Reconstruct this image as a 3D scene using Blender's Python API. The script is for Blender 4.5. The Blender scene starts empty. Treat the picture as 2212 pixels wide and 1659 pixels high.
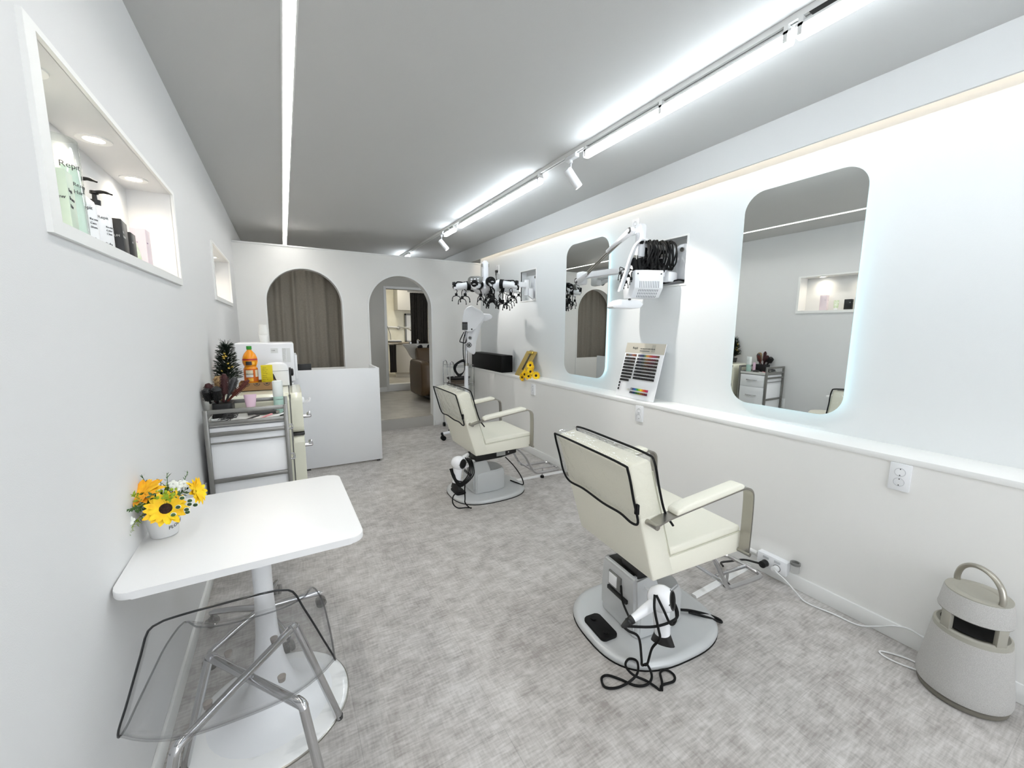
import bpy, bmesh, math, random
from mathutils import Vector, Matrix, Euler
random.seed(7)
PI = math.pi
sc = bpy.context.scene
COL = sc.collection

# ------------------------------------------------------------------ camera
H = 1.4
cam_d = bpy.data.cameras.new('camera'); cam = bpy.data.objects.new('camera', cam_d); COL.objects.link(cam)
yaw, pit, rol = math.radians(29.69551), math.radians(7.92871), math.radians(0.35058)
F_ = Vector((math.sin(yaw)*math.cos(pit), math.cos(yaw)*math.cos(pit), -math.sin(pit)))
R_ = Vector((math.cos(yaw), -math.sin(yaw), 0)); U_ = R_.cross(F_)
R2 = R_*math.cos(rol) + U_*math.sin(rol); U2 = -R_*math.sin(rol) + U_*math.cos(rol)
m3 = Matrix((R2, U2, -F_)).transposed()
cam.matrix_world = Matrix.Translation((0, 0, H)) @ m3.to_4x4()
cam_d.sensor_width = 36.0; cam_d.lens = 860/2212*36; cam_d.clip_start = 0.02
sc.camera = cam

# ------------------------------------------------------------------ world, exposure
sc.view_settings.view_transform = 'Standard'; sc.view_settings.look = 'None'
sc.view_settings.gamma = 1; sc.view_settings.use_curve_mapping = False
sc.view_settings.exposure = 0.0
wd = bpy.data.worlds.new('daylight'); sc.world = wd; wd.use_nodes = True
bg = wd.node_tree.nodes['Background']; bg.inputs[0].default_value = (0.92, 0.95, 1.0, 1); bg.inputs[1].default_value = 4.2
sc.cycles.transparent_max_bounces = 48

E_BAR, E_STRIP, E_COVE, E_GLOW = 29.5, 38.0, 6.5, .95

# ------------------------------------------------------------------ materials
def lin(v):
    v /= 255.0
    return v/12.92 if v <= 0.04045 else ((v+0.055)/1.055)**2.4
def rgb(r, g, b): return (lin(r), lin(g), lin(b), 1)
MATS = {}
def mat(name, col, rough=.5, metal=0, emit=None, estr=0, bump=0, bscale=200, spec=None, trans=0, alpha=1, ior=None, coat=0):
    if name in MATS: return MATS[name]
    m = bpy.data.materials.new(name); m.use_nodes = True; nt = m.node_tree
    b = nt.nodes['Principled BSDF']
    b.inputs['Base Color'].default_value = col; b.inputs['Roughness'].default_value = rough; b.inputs['Metallic'].default_value = metal
    if emit: b.inputs['Emission Color'].default_value = emit; b.inputs['Emission Strength'].default_value = estr
    if spec is not None: b.inputs['Specular IOR Level'].default_value = spec
    if trans: b.inputs['Transmission Weight'].default_value = trans
    if ior: b.inputs['IOR'].default_value = ior
    if alpha < 1: b.inputs['Alpha'].default_value = alpha
    if coat: b.inputs['Coat Weight'].default_value = coat
    if bump:
        t = nt.nodes.new('ShaderNodeTexCoord'); n = nt.nodes.new('ShaderNodeTexNoise'); n.inputs['Scale'].default_value = bscale; n.inputs['Detail'].default_value = 3
        bp = nt.nodes.new('ShaderNodeBump'); bp.inputs['Strength'].default_value = bump; bp.inputs['Distance'].default_value = .01
        nt.links.new(t.outputs['Object'], n.inputs['Vector']); nt.links.new(n.outputs['Fac'], bp.inputs['Height']); nt.links.new(bp.outputs['Normal'], b.inputs['Normal'])
    MATS[name] = m; return m
def noisy(name, c1, c2, scale, rough=.6, vec=(1,1,1), bump=0, metal=0, detail=4, lo=.35, hi=.65):
    if name in MATS: return MATS[name]
    m = bpy.data.materials.new(name); m.use_nodes = True; nt = m.node_tree; L = nt.links
    b = nt.nodes['Principled BSDF']; b.inputs['Roughness'].default_value = rough; b.inputs['Metallic'].default_value = metal
    t = nt.nodes.new('ShaderNodeTexCoord'); mp = nt.nodes.new('ShaderNodeMapping'); mp.inputs['Scale'].default_value = vec
    n = nt.nodes.new('ShaderNodeTexNoise'); n.inputs['Scale'].default_value = scale; n.inputs['Detail'].default_value = detail
    r = nt.nodes.new('ShaderNodeValToRGB'); r.color_ramp.elements[0].position = lo; r.color_ramp.elements[1].position = hi
    r.color_ramp.elements[0].color = c1; r.color_ramp.elements[1].color = c2
    L.new(t.outputs['Object'], mp.inputs[0]); L.new(mp.outputs[0], n.inputs['Vector']); L.new(n.outputs['Fac'], r.inputs[0]); L.new(r.outputs[0], b.inputs['Base Color'])
    if bump:
        bp = nt.nodes.new('ShaderNodeBump'); bp.inputs['Strength'].default_value = bump; bp.inputs['Distance'].default_value = .01
        L.new(n.outputs['Fac'], bp.inputs['Height']); L.new(bp.outputs['Normal'], b.inputs['Normal'])
    MATS[name] = m; return m

M_WALL = mat('wall_paint', rgb(229, 231, 231), .75, bump=.06, bscale=350)
M_WALLL = mat('left_wall_paint', rgb(223, 223, 223), .75, bump=.06, bscale=350)
M_WALL2 = mat('grey_wall_paint', rgb(238, 237, 234), .75, bump=.06, bscale=350)
M_CEIL = mat('ceiling_paint', rgb(200, 200, 199), .8, bump=.05, bscale=300)
M_TRIM = mat('white_trim', rgb(238, 238, 236), .45)
M_WHITE = mat('white_plastic', rgb(240, 241, 243), .3)
M_WHITEG = mat('gloss_white', rgb(243, 244, 247), .15)
M_BLACK = mat('black_plastic', rgb(14, 14, 15), .4)
M_RUB = mat('black_rubber', rgb(8, 8, 9), .6, spec=.25)
M_CHROME = mat('chrome', rgb(200, 200, 202), .12, 1)
M_STEEL = mat('brushed_steel', rgb(168, 165, 158), .28, 1)
M_FRAME = mat('painted_silver_metal', rgb(138, 137, 134), .35, .75, bump=.1, bscale=60)
M_SILVER = mat('silver_plate', rgb(200, 202, 203), .34, .2)
M_CREAM = mat('cream_leather', rgb(238, 235, 220), .42, bump=.12, bscale=220)
M_CREAMP = mat('cream_piping', rgb(205, 203, 185), .5)
M_FRIDGE = mat('cream_enamel', rgb(232, 231, 212), .2, coat=.4)
M_GREY = mat('grey_plastic', rgb(120, 120, 118), .4)
M_DARK = mat('dark_grey', rgb(52, 52, 52), .45)
M_INK = mat('ink', rgb(60, 62, 64), .6)
M_GOLD = mat('gold_metal', rgb(176, 152, 84), .3, .6)
M_CARD = mat('cardboard', rgb(150, 116, 78), .8, bump=.1)
M_YEL = mat('yellow_paper', rgb(225, 205, 20), .6)
M_CABLE = mat('white_cable', rgb(235, 235, 235), .4)
M_BROWN = mat('brown_leather', rgb(74, 55, 30), .42, bump=.1, bscale=150)

def floor_mat():
    m = bpy.data.materials.new('linen_vinyl_tile'); m.use_nodes = True; nt = m.node_tree; L = nt.links; N = nt.nodes
    b = N['Principled BSDF']; b.inputs['Roughness'].default_value = .42; b.inputs['Specular IOR Level'].default_value = .35
    t = N.new('ShaderNodeTexCoord')
    def nz(scale, vec, detail=3, dist=0):
        mp = N.new('ShaderNodeMapping'); mp.inputs['Scale'].default_value = vec
        n = N.new('ShaderNodeTexNoise'); n.inputs['Scale'].default_value = scale; n.inputs['Detail'].default_value = detail; n.inputs['Distortion'].default_value = dist
        L.new(t.outputs['Object'], mp.inputs[0]); L.new(mp.outputs[0], n.inputs['Vector']); return n.outputs['Fac']
    def math_(op, a, b_):
        n = N.new('ShaderNodeMath'); n.operation = op
        for i, v in enumerate((a, b_)):
            if isinstance(v, (int, float)): n.inputs[i].default_value = v
            else: L.new(v, n.inputs[i])
        return n.outputs[0]
    big = nz(2.6, (1, 1, 1), 4, .3)
    sx = nz(19, (.9, 6.0, 1), 5, .1)      # streaks across the room
    sy = nz(19, (6.0, .9, 1), 5, .1)      # streaks along it
    mid = nz(11, (1, 1.3, 1), 4, .2)
    s = math_('ADD', math_('MULTIPLY', sx, .62), math_('MULTIPLY', sy, .38))
    s = math_('ADD', math_('MULTIPLY', s, .5), math_('ADD', math_('MULTIPLY', mid, .3), math_('MULTIPLY', big, .2)))
    r = N.new('ShaderNodeValToRGB'); e = r.color_ramp.elements
    e[0].position = .40; e[0].color = rgb(156, 150, 146); e[1].position = .60; e[1].color = rgb(206, 202, 199)
    k = e.new(.5); k.color = rgb(183, 179, 175)
    L.new(s, r.inputs[0])
    # tile joints
    br = N.new('ShaderNodeTexBrick'); br.offset = .5; br.inputs['Scale'].default_value = 1
    br.inputs['Brick Width'].default_value = .9; br.inputs['Row Height'].default_value = .45; br.inputs['Mortar Size'].default_value = .0012; br.inputs['Mortar Smooth'].default_value = .1
    br.inputs['Color1'].default_value = (1, 1, 1, 1); br.inputs['Color2'].default_value = (.965, .965, .965, 1); br.inputs['Mortar'].default_value = (.80, .80, .80, 1)
    mp = N.new('ShaderNodeMapping'); mp.inputs['Location'].default_value = (.17, .31, 0); mp.inputs['Rotation'].default_value = (0, 0, PI/2)
    L.new(t.outputs['Object'], mp.inputs[0]); L.new(mp.outputs[0], br.inputs['Vector'])
    mx = N.new('ShaderNodeMix'); mx.data_type = 'RGBA'; mx.blend_type = 'MULTIPLY'; mx.inputs[0].default_value = 1
    L.new(r.outputs[0], mx.inputs[6]); L.new(br.outputs['Color'], mx.inputs[7]); L.new(mx.outputs[2], b.inputs['Base Color'])
    bp = N.new('ShaderNodeBump'); bp.inputs['Strength'].default_value = .12; bp.inputs['Distance'].default_value = .004
    L.new(s, bp.inputs['Height']); L.new(bp.outputs['Normal'], b.inputs['Normal'])
    return m
M_FLOOR = floor_mat()
M_FLOOR2 = noisy('plain_beige_floor', rgb(165, 160, 150), rgb(182, 177, 167), 6, .35)

def clear_mat(name, tint, refl=1.0, bump=0, bscale=30, edge=None):
    "thin clear plastic: straight-through transparency with a fresnel gloss"
    m = bpy.data.materials.new(name); m.use_nodes = True; nt = m.node_tree; L = nt.links; N = nt.nodes
    N.remove(N['Principled BSDF']); out = N['Material Output']
    tr = N.new('ShaderNodeBsdfTransparent'); tr.inputs[0].default_value = tint
    gl = N.new('ShaderNodeBsdfGlossy'); gl.inputs['Roughness'].default_value = .03
    lw = N.new('ShaderNodeLayerWeight'); lw.inputs['Blend'].default_value = .22
    mu = N.new('ShaderNodeMath'); mu.operation = 'MULTIPLY'; mu.inputs[1].default_value = refl
    mix = N.new('ShaderNodeMixShader'); pw = N.new('ShaderNodeMath'); pw.operation = 'POWER'; pw.inputs[1].default_value = 3.5; ad = N.new('ShaderNodeMath'); ad.operation = 'MULTIPLY_ADD'; ad.inputs[1].default_value = .55; ad.inputs[2].default_value = .04; lw.inputs['Blend'].default_value = .5
    L.new(lw.outputs['Facing'], pw.inputs[0]); L.new(pw.outputs[0], ad.inputs[0]); L.new(ad.outputs[0], mu.inputs[0]); L.new(mu.outputs[0], mix.inputs[0]); L.new(tr.outputs[0], mix.inputs[1]); L.new(gl.outputs[0], mix.inputs[2]); L.new(mix.outputs[0], out.inputs[0])
    if edge:
        cr = N.new('ShaderNodeValToRGB'); cr.color_ramp.elements[0].color = tint; cr.color_ramp.elements[1].color = edge; cr.color_ramp.elements[0].position = .55; cr.color_ramp.elements[1].position = .95
        L.new(lw.outputs['Facing'], cr.inputs[0]); L.new(cr.outputs[0], tr.inputs[0])
    if bump:
        t = N.new('ShaderNodeTexCoord'); n = N.new('ShaderNodeTexNoise'); n.inputs['Scale'].default_value = bscale; n.inputs['Detail'].default_value = 2; n.inputs['Distortion'].default_value = 1.5
        bp = N.new('ShaderNodeBump'); bp.inputs['Strength'].default_value = bump; bp.inputs['Distance'].default_value = .02
        L.new(t.outputs['Object'], n.inputs['Vector']); L.new(n.outputs['Fac'], bp.inputs['Height']); L.new(bp.outputs['Normal'], gl.inputs['Normal'])
    MATS[name] = m; return m
M_CLEAR = clear_mat('clear_acrylic', (.955, .956, .958, 1), 1.0, edge=(.80, .80, .81, 1))
M_FILM = clear_mat('clear_vinyl_film', (.97, .97, .96, 1), 1.5, .5, 13)
M_PANE = clear_mat('window_glass', (.97, .98, .98, 1), .8)
def emis(name, col, s):
    if name in MATS: return MATS[name]
    m = bpy.data.materials.new(name); m.use_nodes = True; nt = m.node_tree
    nt.nodes.remove(nt.nodes['Principled BSDF']); e = nt.nodes.new('ShaderNodeEmission'); e.inputs[0].default_value = col; e.inputs[1].default_value = s
    nt.links.new(e.outputs[0], nt.nodes['Material Output'].inputs[0]); MATS[name] = m; return m
M_MIRROR = mat('mirror_glass', (.80, .815, .80, 1), .0, 1)

# ------------------------------------------------------------------ mesh helpers
def bm_new(): return bmesh.new()
def _xf(vs, M):
    if M is not None:
        for v in vs: v.co = M @ v.co
def box(bm, c, s, bev=0, M=None, mi=0, seg=2):
    r = bmesh.ops.create_cube(bm, size=1)
    vs = r['verts']
    for v in vs: v.co = Vector((v.co.x*s[0]+c[0], v.co.y*s[1]+c[1], v.co.z*s[2]+c[2]))
    fs = set(f for v in vs for f in v.link_faces)
    if bev:
        es = list(set(e for v in vs for e in v.link_edges))
        o = bmesh.ops.bevel(bm, geom=es, offset=min(bev, min(s)*.49), segments=seg, affect='EDGES', profile=.5)
        fs = set(o['faces']) | set(f for f in fs if f.is_valid)
        vs = list(set(v for f in fs for v in f.verts))
    for f in fs: f.material_index = mi
    _xf(vs, M); return vs
def bx(bm, x0, x1, y0, y1, z0, z1, bev=0, M=None, mi=0, seg=2):
    return box(bm, ((x0+x1)/2, (y0+y1)/2, (z0+z1)/2), (abs(x1-x0), abs(y1-y0), abs(z1-z0)), bev, M, mi, seg)
def smooth_pts(pts, n=6, closed=False):
    P = [Vector(p) for p in pts]; out = []; N = len(P)
    if N < 3: return P
    for i in range(N if closed else N-1):
        p0 = P[(i-1) % N] if closed or i > 0 else P[0]*2-P[1]
        p1 = P[i]; p2 = P[(i+1) % N]
        p3 = P[(i+2) % N] if closed or i+2 < N else P[-1]*2-P[-2]
        for k in range(n):
            t = k/n
            out.append(.5*((2*p1)+(p2-p0)*t+(2*p0-5*p1+4*p2-p3)*t*t+(3*p1-p0-3*p2+p3)*t**3))
    if not closed: out.append(P[-1])
    return out
def tube(bm, pts, r, seg=8, smooth=0, closed=False, M=None, mi=0, sx=1, sy=1, up=None):
    P = smooth_pts(pts, smooth, closed) if smooth else [Vector(p) for p in pts]
    N = len(P); rings = []; prev = None
    for i in range(N):
        if closed: t = (P[(i+1) % N]-P[i-1])
        else: t = P[min(i+1, N-1)]-P[max(i-1, 0)]
        t = t.normalized() if t.length > 1e-9 else Vector((0, 0, 1))
        if prev is None:
            a = Vector(up) if up else (Vector((0, 0, 1)) if abs(t.z) < .9 else Vector((1, 0, 0)))
        else: a = prev
        n = (a - t*a.dot(t)); n = n.normalized() if n.length > 1e-6 else t.orthogonal().normalized()
        prev = n; b = t.cross(n)
        rr = r[min(i*len(r)//N, len(r)-1)] if isinstance(r, (list, tuple)) and len(r) != N else (r[i] if isinstance(r, (list, tuple)) else r)
        rings.append([bm.verts.new(P[i] + n*math.cos(2*PI*k/seg)*rr*sx + b*math.sin(2*PI*k/seg)*rr*sy) for k in range(seg)])
    fs = []
    for i in range(N if closed else N-1):
        A = rings[i]; B = rings[(i+1) % N]
        for k in range(seg): fs.append(bm.faces.new((A[k], A[(k+1) % seg], B[(k+1) % seg], B[k])))
    if not closed:
        fs.append(bm.faces.new(list(reversed(rings[0])))); fs.append(bm.faces.new(rings[-1]))
    for f in fs: f.material_index = mi
    vs = [v for q in rings for v in q]; _xf(vs, M); return vs
def strap(bm, pts, w, t, wdir, M=None, mi=0, smooth=0):
    "flat bar swept along pts; wdir = direction of its width"
    P = smooth_pts(pts, smooth) if smooth else [Vector(p) for p in pts]
    W = Vector(wdir).normalized(); rings = []
    for i in range(len(P)):
        d = (P[min(i+1, len(P)-1)]-P[max(i-1, 0)]).normalized(); n = d.cross(W).normalized()
        rings.append([bm.verts.new(P[i]+W*a*w/2+n*b*t/2) for a, b in ((-1, -1), (1, -1), (1, 1), (-1, 1))])
    fs = []
    for i in range(len(P)-1):
        A, B = rings[i], rings[i+1]
        for k in range(4): fs.append(bm.faces.new((A[k], A[(k+1) % 4], B[(k+1) % 4], B[k])))
    fs.append(bm.faces.new(list(reversed(rings[0])))); fs.append(bm.faces.new(rings[-1]))
    for f in fs: f.material_index = mi
    vs = [v for q in rings for v in q]; _xf(vs, M); return vs
def lathe(bm, prof, seg=32, M=None, mi=0, sx=1, sy=1, cap=True):
    rings = []; fs = []; allv = []
    for r, z in prof:
        if r < 1e-6: v = bm.verts.new((0, 0, z)); rings.append([v]*seg); allv.append(v)
        else:
            q = [bm.verts.new((r*math.cos(2*PI*k/seg)*sx, r*math.sin(2*PI*k/seg)*sy, z)) for k in range(seg)]; rings.append(q); allv += q
    for A, B in zip(rings, rings[1:]):
        for k in range(seg):
            vs = [A[k], A[(k+1) % seg], B[(k+1) % seg], B[k]]; u = []
            for v in vs:
                if v not in u: u.append(v)
            if len(u) > 2: fs.append(bm.faces.new(u))
    if cap:
        if rings[0][0] is not rings[0][1]: fs.append(bm.faces.new(list(reversed(rings[0]))))
        if rings[-1][0] is not rings[-1][1]: fs.append(bm.faces.new(rings[-1]))
    for f in fs: f.material_index = mi
    _xf(allv, M); return allv
def prism(bm, poly, depth, M=None, bev=0, mi=0, seg=2):
    "poly in local XY, extruded to +Z by depth, then M"
    a = [bm.verts.new((x, y, 0)) for x, y in poly]; b = [bm.verts.new((x, y, depth)) for x, y in poly]
    fs = [bm.faces.new(list(reversed(a))), bm.faces.new(b)]
    n = len(poly)
    for i in range(n): fs.append(bm.faces.new((a[i], a[(i+1) % n], b[(i+1) % n], b[i])))
    vs = a+b
    if bev:
        es = list(set(e for f in fs for e in f.edges))
        o = bmesh.ops.bevel(bm, geom=es, offset=bev, segments=seg, affect='EDGES', profile=.5, clamp_overlap=True)
        fs = list(set(o['faces']) | set(f for f in fs if f.is_valid)); vs = list(set(v for f in fs for v in f.verts))
    for f in fs: f.material_index = mi
    _xf(vs, M); return vs
def rrect(w, h, r, n=6, cx=0, cy=0):
    out = []
    for qx, qy, a0 in ((1, 1, 0), (-1, 1, 90), (-1, -1, 180), (1, -1, 270)):
        for k in range(n+1):
            a = math.radians(a0+90*k/n); out.append((cx+qx*(w/2-r)+r*math.cos(a), cy+qy*(h/2-r)+r*math.sin(a)))
    return out
def sphere(bm, c, r, s=(1, 1, 1), M=None, mi=0, u=20, v=12):
    q = bmesh.ops.create_uvsphere(bm, u_segments=u, v_segments=v, radius=r)['verts']
    for p in q: p.co = Vector((p.co.x*s[0]+c[0], p.co.y*s[1]+c[1], p.co.z*s[2]+c[2]))
    for f in set(f for p in q for f in p.link_faces): f.material_index = mi
    _xf(q, M); return q
def cyl(bm, a, b, r, r2=None, seg=20, M=None, mi=0):
    return tube(bm, [a, b], [r, r if r2 is None else r2], seg, M=M, mi=mi)
def frameM(o, x, y, z=None):
    x = Vector(x).normalized(); y = Vector(y).normalized(); z = x.cross(y) if z is None else Vector(z).normalized()
    M = Matrix((x, y, z)).transposed().to_4x4(); M.translation = Vector(o); return M
XZ = lambda y0: frameM((0, y0, 0), (1, 0, 0), (0, 0, 1), (0, 1, 0))    # poly (x,z), extrude +y
YZ = lambda x0: frameM((x0, 0, 0), (0, 1, 0), (0, 0, 1), (1, 0, 0))    # poly (y,z), extrude +x

def obj(name, bm, m, parent=None, loc=None, ang=35):
    bmesh.ops.recalc_face_normals(bm, faces=bm.faces)
    me = bpy.data.meshes.new(name); bm.to_mesh(me); bm.free()
    for k in (m if isinstance(m, (list, tuple)) else [m]): me.materials.append(k)
    me.shade_smooth()
    me.set_sharp_from_angle(angle=math.radians(ang))
    o = bpy.data.objects.new(name, me); COL.objects.link(o)
    if parent: o.parent = parent
    if loc: o.location = loc
    return o
def rebase(o, loc):
    "put a top-level mesh's origin at loc without moving it"
    loc = Vector(loc); o.data.transform(Matrix.Translation(-loc)); o.location = loc; return o
def tag(o, label, cat, group=None, kind=None):
    o['label'] = label; o['category'] = cat
    if group: o['group'] = group
    if kind: o['kind'] = kind
    return o
def thing(name, label, cat, loc=(0, 0, 0), rz=0, group=None):
    o = bpy.data.objects.new(name, None); COL.objects.link(o); o.empty_display_size = .05
    o.location = loc; o.rotation_euler = (0, 0, rz); return tag(o, label, cat, group)
def struct(name, bm, m, parent=None):
    o = obj(name, bm, m, parent, ang=25)
    if not parent: o['kind'] = 'structure'
    return o
def dup(root, loc=None, rz=None, label=None, group=None):
    def cp(o, par):
        c = o.copy(); COL.objects.link(c); c.parent = par
        for ch in o.children: cp(ch, c)
        return c
    r = cp(root, None)
    if loc is not None: r.location = loc
    if rz is not None: r.rotation_euler = (0, 0, rz)
    if label: r['label'] = label
    if group: r['group'] = group
    return r
def text(name, s, size, M, m, parent=None, depth=.0006, align='LEFT', spacing=1.0):
    cu = bpy.data.curves.new('tmp', 'FONT'); cu.body = s; cu.size = size; cu.extrude = depth; cu.align_x = align; cu.space_character = spacing; cu.resolution_u = 3
    to = bpy.data.objects.new('tmp', cu); COL.objects.link(to)
    bpy.context.view_layer.update()
    me = bpy.data.meshes.new_from_object(to.evaluated_get(bpy.context.evaluated_depsgraph_get()))
    bpy.data.objects.remove(to); bpy.data.curves.remove(cu)
    me.transform(M); me.materials.clear(); me.materials.append(m); me.name = name
    o = bpy.data.objects.new(name, me); COL.objects.link(o)
    if parent: o.parent = parent
    return o

# ================================================================== THE SETTING
XL, XR, XB, YP, ZC = -.434, 2.352, 2.576, 5.47, 2.576
YB = -2.2                     # wall behind the camera
YI = 8.0                      # far wall of the shampoo room
ZI = .148                     # its raised floor

def wall_grid(bm, f, A, B, holes, depth, mi=0):
    """rectangle A x B in (a,b) with rectangular recesses; f(a,b,d) -> point, d = depth into the wall"""
    sa = sorted(set([A[0], A[1]]+[h[0] for h in holes]+[h[1] for h in holes])); sb = sorted(set([B[0], B[1]]+[h[2] for h in holes]+[h[3] for h in holes]))
    def q(pts): bm.faces.new([bm.verts.new(f(*p)) for p in pts]).material_index = mi
    for i in range(len(sa)-1):
        for j in range(len(sb)-1):
            ca, cb = (sa[i]+sa[i+1])/2, (sb[j]+sb[j+1])/2
            if any(h[0] < ca < h[1] and h[2] < cb < h[3] for h in holes): continue
            q([(sa[i], sb[j], 0), (sa[i+1], sb[j], 0), (sa[i+1], sb[j+1], 0), (sa[i], sb[j+1], 0)])
    for h in holes:
        a0, a1, b0, b1 = h[:4]; d = h[4] if len(h) > 4 else depth
        q([(a0, b0, 0), (a1, b0, 0), (a1, b0, d), (a0, b0, d)]); q([(a0, b1, 0), (a1, b1, 0), (a1, b1, d), (a0, b1, d)])
        q([(a0, b0, 0), (a0, b1, 0), (a0, b1, d), (a0, b0, d)]); q([(a1, b0, 0), (a1, b1, 0), (a1, b1, d), (a1, b0, d)])
        if not (len(h) > 5 and h[5]): q([(a0, b0, d), (a1, b0, d), (a1, b1, d), (a0, b1, d)])

# floors
bm = bm_new(); bx(bm, XL-.2, XB+.2, YB-.1, YP+.02, -.06, 0); struct('floor', bm, M_FLOOR)
bm = bm_new(); bx(bm, XL-.2, 3.6, YP+.03, YI, -.06, ZI); struct('floor.001', bm, M_FLOOR2)
bm = bm_new(); bx(bm, XL-.2, 4.6, YI+.01, 11.2, -.06, .285); struct('floor.002', bm, M_FLOOR2)
# ceiling with a slot for the recessed linear light
bm = bm_new(); bx(bm, XL-.2, .066, YB-.1, YI+.1, ZC, ZC+.08); bx(bm, .124, 3.6, YB-.1, YI+.1, ZC, ZC+.08); bx(bm, .06, .13, YB-.1, YI+.1, ZC+.05, ZC+.09)
struct('ceiling', bm, M_CEIL)
# left wall with two lit display niches
N1 = (1.338, 2.577, 1.635, 2.029); N2 = (3.83, 4.93, 1.635, 2.029)
bm = bm_new(); wall_grid(bm, lambda a, b, d: (XL-d, a, b), (YB, YI), (0, ZC), [N1, N2], .16); struct('wall_left', bm, M_WALLL)
for i, n in enumerate((N1, N2)):
    bm = bm_new(); t = .032
    o = [(n[0]-.05, n[2]-t), (n[1]+.025, n[2]-t), (n[1]+.025, n[3]+.016), (n[0]-.05, n[3]+.016)]; w = .0
    x0, x1 = XL-.001, XL+.011
    for (y0, y1, z0, z1) in ((o[0][0], o[1][0], o[0][1], n[2]), (o[0][0], o[1][0], n[3], o[2][1]), (o[0][0], n[0], n[2], n[3]), (n[1], o[1][0], n[2], n[3])):
        bx(bm, x0, x1, y0, y1, z0, z1)
    struct('trim_%d' % (i+1), bm, M_TRIM)
# right wall: low part, ledge and set-back upper part with two recesses
NA = (1.972, 2.286, 1.735, 2.072, .085); NB = (3.972, 4.31, 1.735, 2.082, .085)
bm = bm_new(); wall_grid(bm, lambda a, b, d: (XR+d, a, b), (YB, YP), (0, .84), [], .1); struct('wall_right', bm, M_WALL2)
bm = bm_new(); wall_grid(bm, lambda a, b, d: (XB+d, a, b), (YB, YP), (.80, ZC), [NA, NB], .085); struct('wall_right_upper', bm, M_WALL)
bm = bm_new(); bx(bm, XR-.004, XB+.02, YB, YP, .818, .846, .003); struct('trim_3', bm, M_TRIM)
for i, n in enumerate((NA, NB)):
    bm = bm_new(); t = .012; x0, x1 = XB-.006, XB+.012
    for (y0, y1, z0, z1) in ((n[0]-t, n[1]+t, n[2]-t, n[2]), (n[0]-t, n[1]+t, n[3], n[3]+t), (n[0]-t, n[0], n[2], n[3]), (n[1], n[1]+t, n[2], n[3])): bx(bm, x0, x1, y0, y1, z0, z1)
    struct('trim_%d' % (i+4), bm, M_TRIM)
# dropped soffit hiding the cove light
bm = bm_new(); bx(bm, 2.488, 2.502, YB, YI, 2.378, ZC); struct('trim_6', bm, M_CEIL)
# wall behind the camera with the shop window
W1 = (.15, 2.2, .25, 2.35, .1, True)
bm = bm_new(); wall_grid(bm, lambda a, b, d: (a, YB-d, b), (XL, XB), (0, ZC), [W1], .1); struct('wall_back', bm, M_WALL)
wf = bm_new(); t = .05
for a in ((W1[0], W1[1], W1[2], W1[2]+t), (W1[0], W1[1], W1[3]-t, W1[3]), (W1[0], W1[0]+t, W1[2], W1[3]), (W1[1]-t, W1[1], W1[2], W1[3]), (1.15, 1.2, W1[2], W1[3])): bx(wf, a[0], a[1], YB-.08, YB-.02, a[2], a[3])
wf = struct('window_1', wf, M_FRAME)
bm = bm_new(); bx(bm, W1[0]+t, W1[1]-t, YB-.053, YB-.047, W1[2]+t, W1[3]-t); obj('pane', bm, M_PANE, wf)
# arch partition
def arch_pts(cx, r, zs, n=28): return [(cx-r*math.cos(PI*k/n), zs+r*math.sin(PI*k/n)) for k in range(n+1)]
A1 = (.2565, .414, 1.685); A2 = (1.397, .425, 1.667)
ZT = 2.325
pts = [(XL, 0)]
for A in (A1, A2):
    pts += [(A[0]-A[1], 0)] + arch_pts(*A) + [(A[0]+A[1], 0)]
pts += [(XB, 0), (XB, ZT), (XL, ZT)]
bm = bm_new(); prism(bm, pts, .12, XZ(YP)); struct('wall_partition', bm, M_WALL2)
bm = bm_new(); bx(bm, XL, XB, YP-.008, YP+.128, ZT, ZT+.018, .003); struct('trim_7', bm, M_TRIM)
for i, A in enumerate((A1, A2)):
    bm = bm_new(); P = [(A[0]-A[1], ZI if i else 0)] + arch_pts(*A) + [(A[0]+A[1], ZI if i else 0)]
    if i: P[0] = (P[0][0], 0.0); P[-1] = (P[-1][0], 0.0)
    C = [Vector((x, YP+.055, z)) for x, z in P]; rings = []
    for k, c in enumerate(C):
        d = (C[min(k+1, len(C)-1)]-C[max(k-1, 0)]).normalized(); n = Vector((d.z, 0, -d.x))      # towards the opening
        y0, y1 = YP-.006, YP+.126
        rings.append([bm.verts.new(Vector((c.x, 0, c.z))+n*a+Vector((0, y, 0))) for a, y in ((-.012, y0), (.010, y0), (.010, y1), (-.012, y1))])
    for A_, B_ in zip(rings, rings[1:]):
        for k in range(4): bm.faces.new((A_[k], A_[(k+1) % 4], B_[(k+1) % 4], B_[k]))
    struct('trim_%d' % (i+8), bm, M_TRIM)
bm = bm_new(); bx(bm, A1[0]-A1[1], A1[0]+A1[1], YP+.02, YP+.05, 0, .9); struct('wall_arch_infill', bm, M_WALL2)
bm = bm_new(); bx(bm, A2[0]-A2[1], A2[0]+A2[1], YP+.012, YP+.032, 0, ZI-.006); struct('trim_10', bm, mat('step_face', rgb(176, 173, 168), .5))
# skirting boards
bm = bm_new(); bx(bm, XL, XL+.012, YB, YP, 0, .075, .003); struct('baseboard_left', bm, M_TRIM)
bm = bm_new(); bx(bm, XR-.012, XR, YB, YP, 0, .078, .003); struct('baseboard_right', bm, M_TRIM)
bm = bm_new(); bx(bm, 1.836, XR, YP-.012, YP, 0, .075, .003); bx(bm, .69, .955, YP-.012, YP, 0, .075, .003); bx(bm, XL, -.18, YP-.012, YP, 0, .075, .003); struct('baseboard_partition', bm, M_TRIM)
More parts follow.
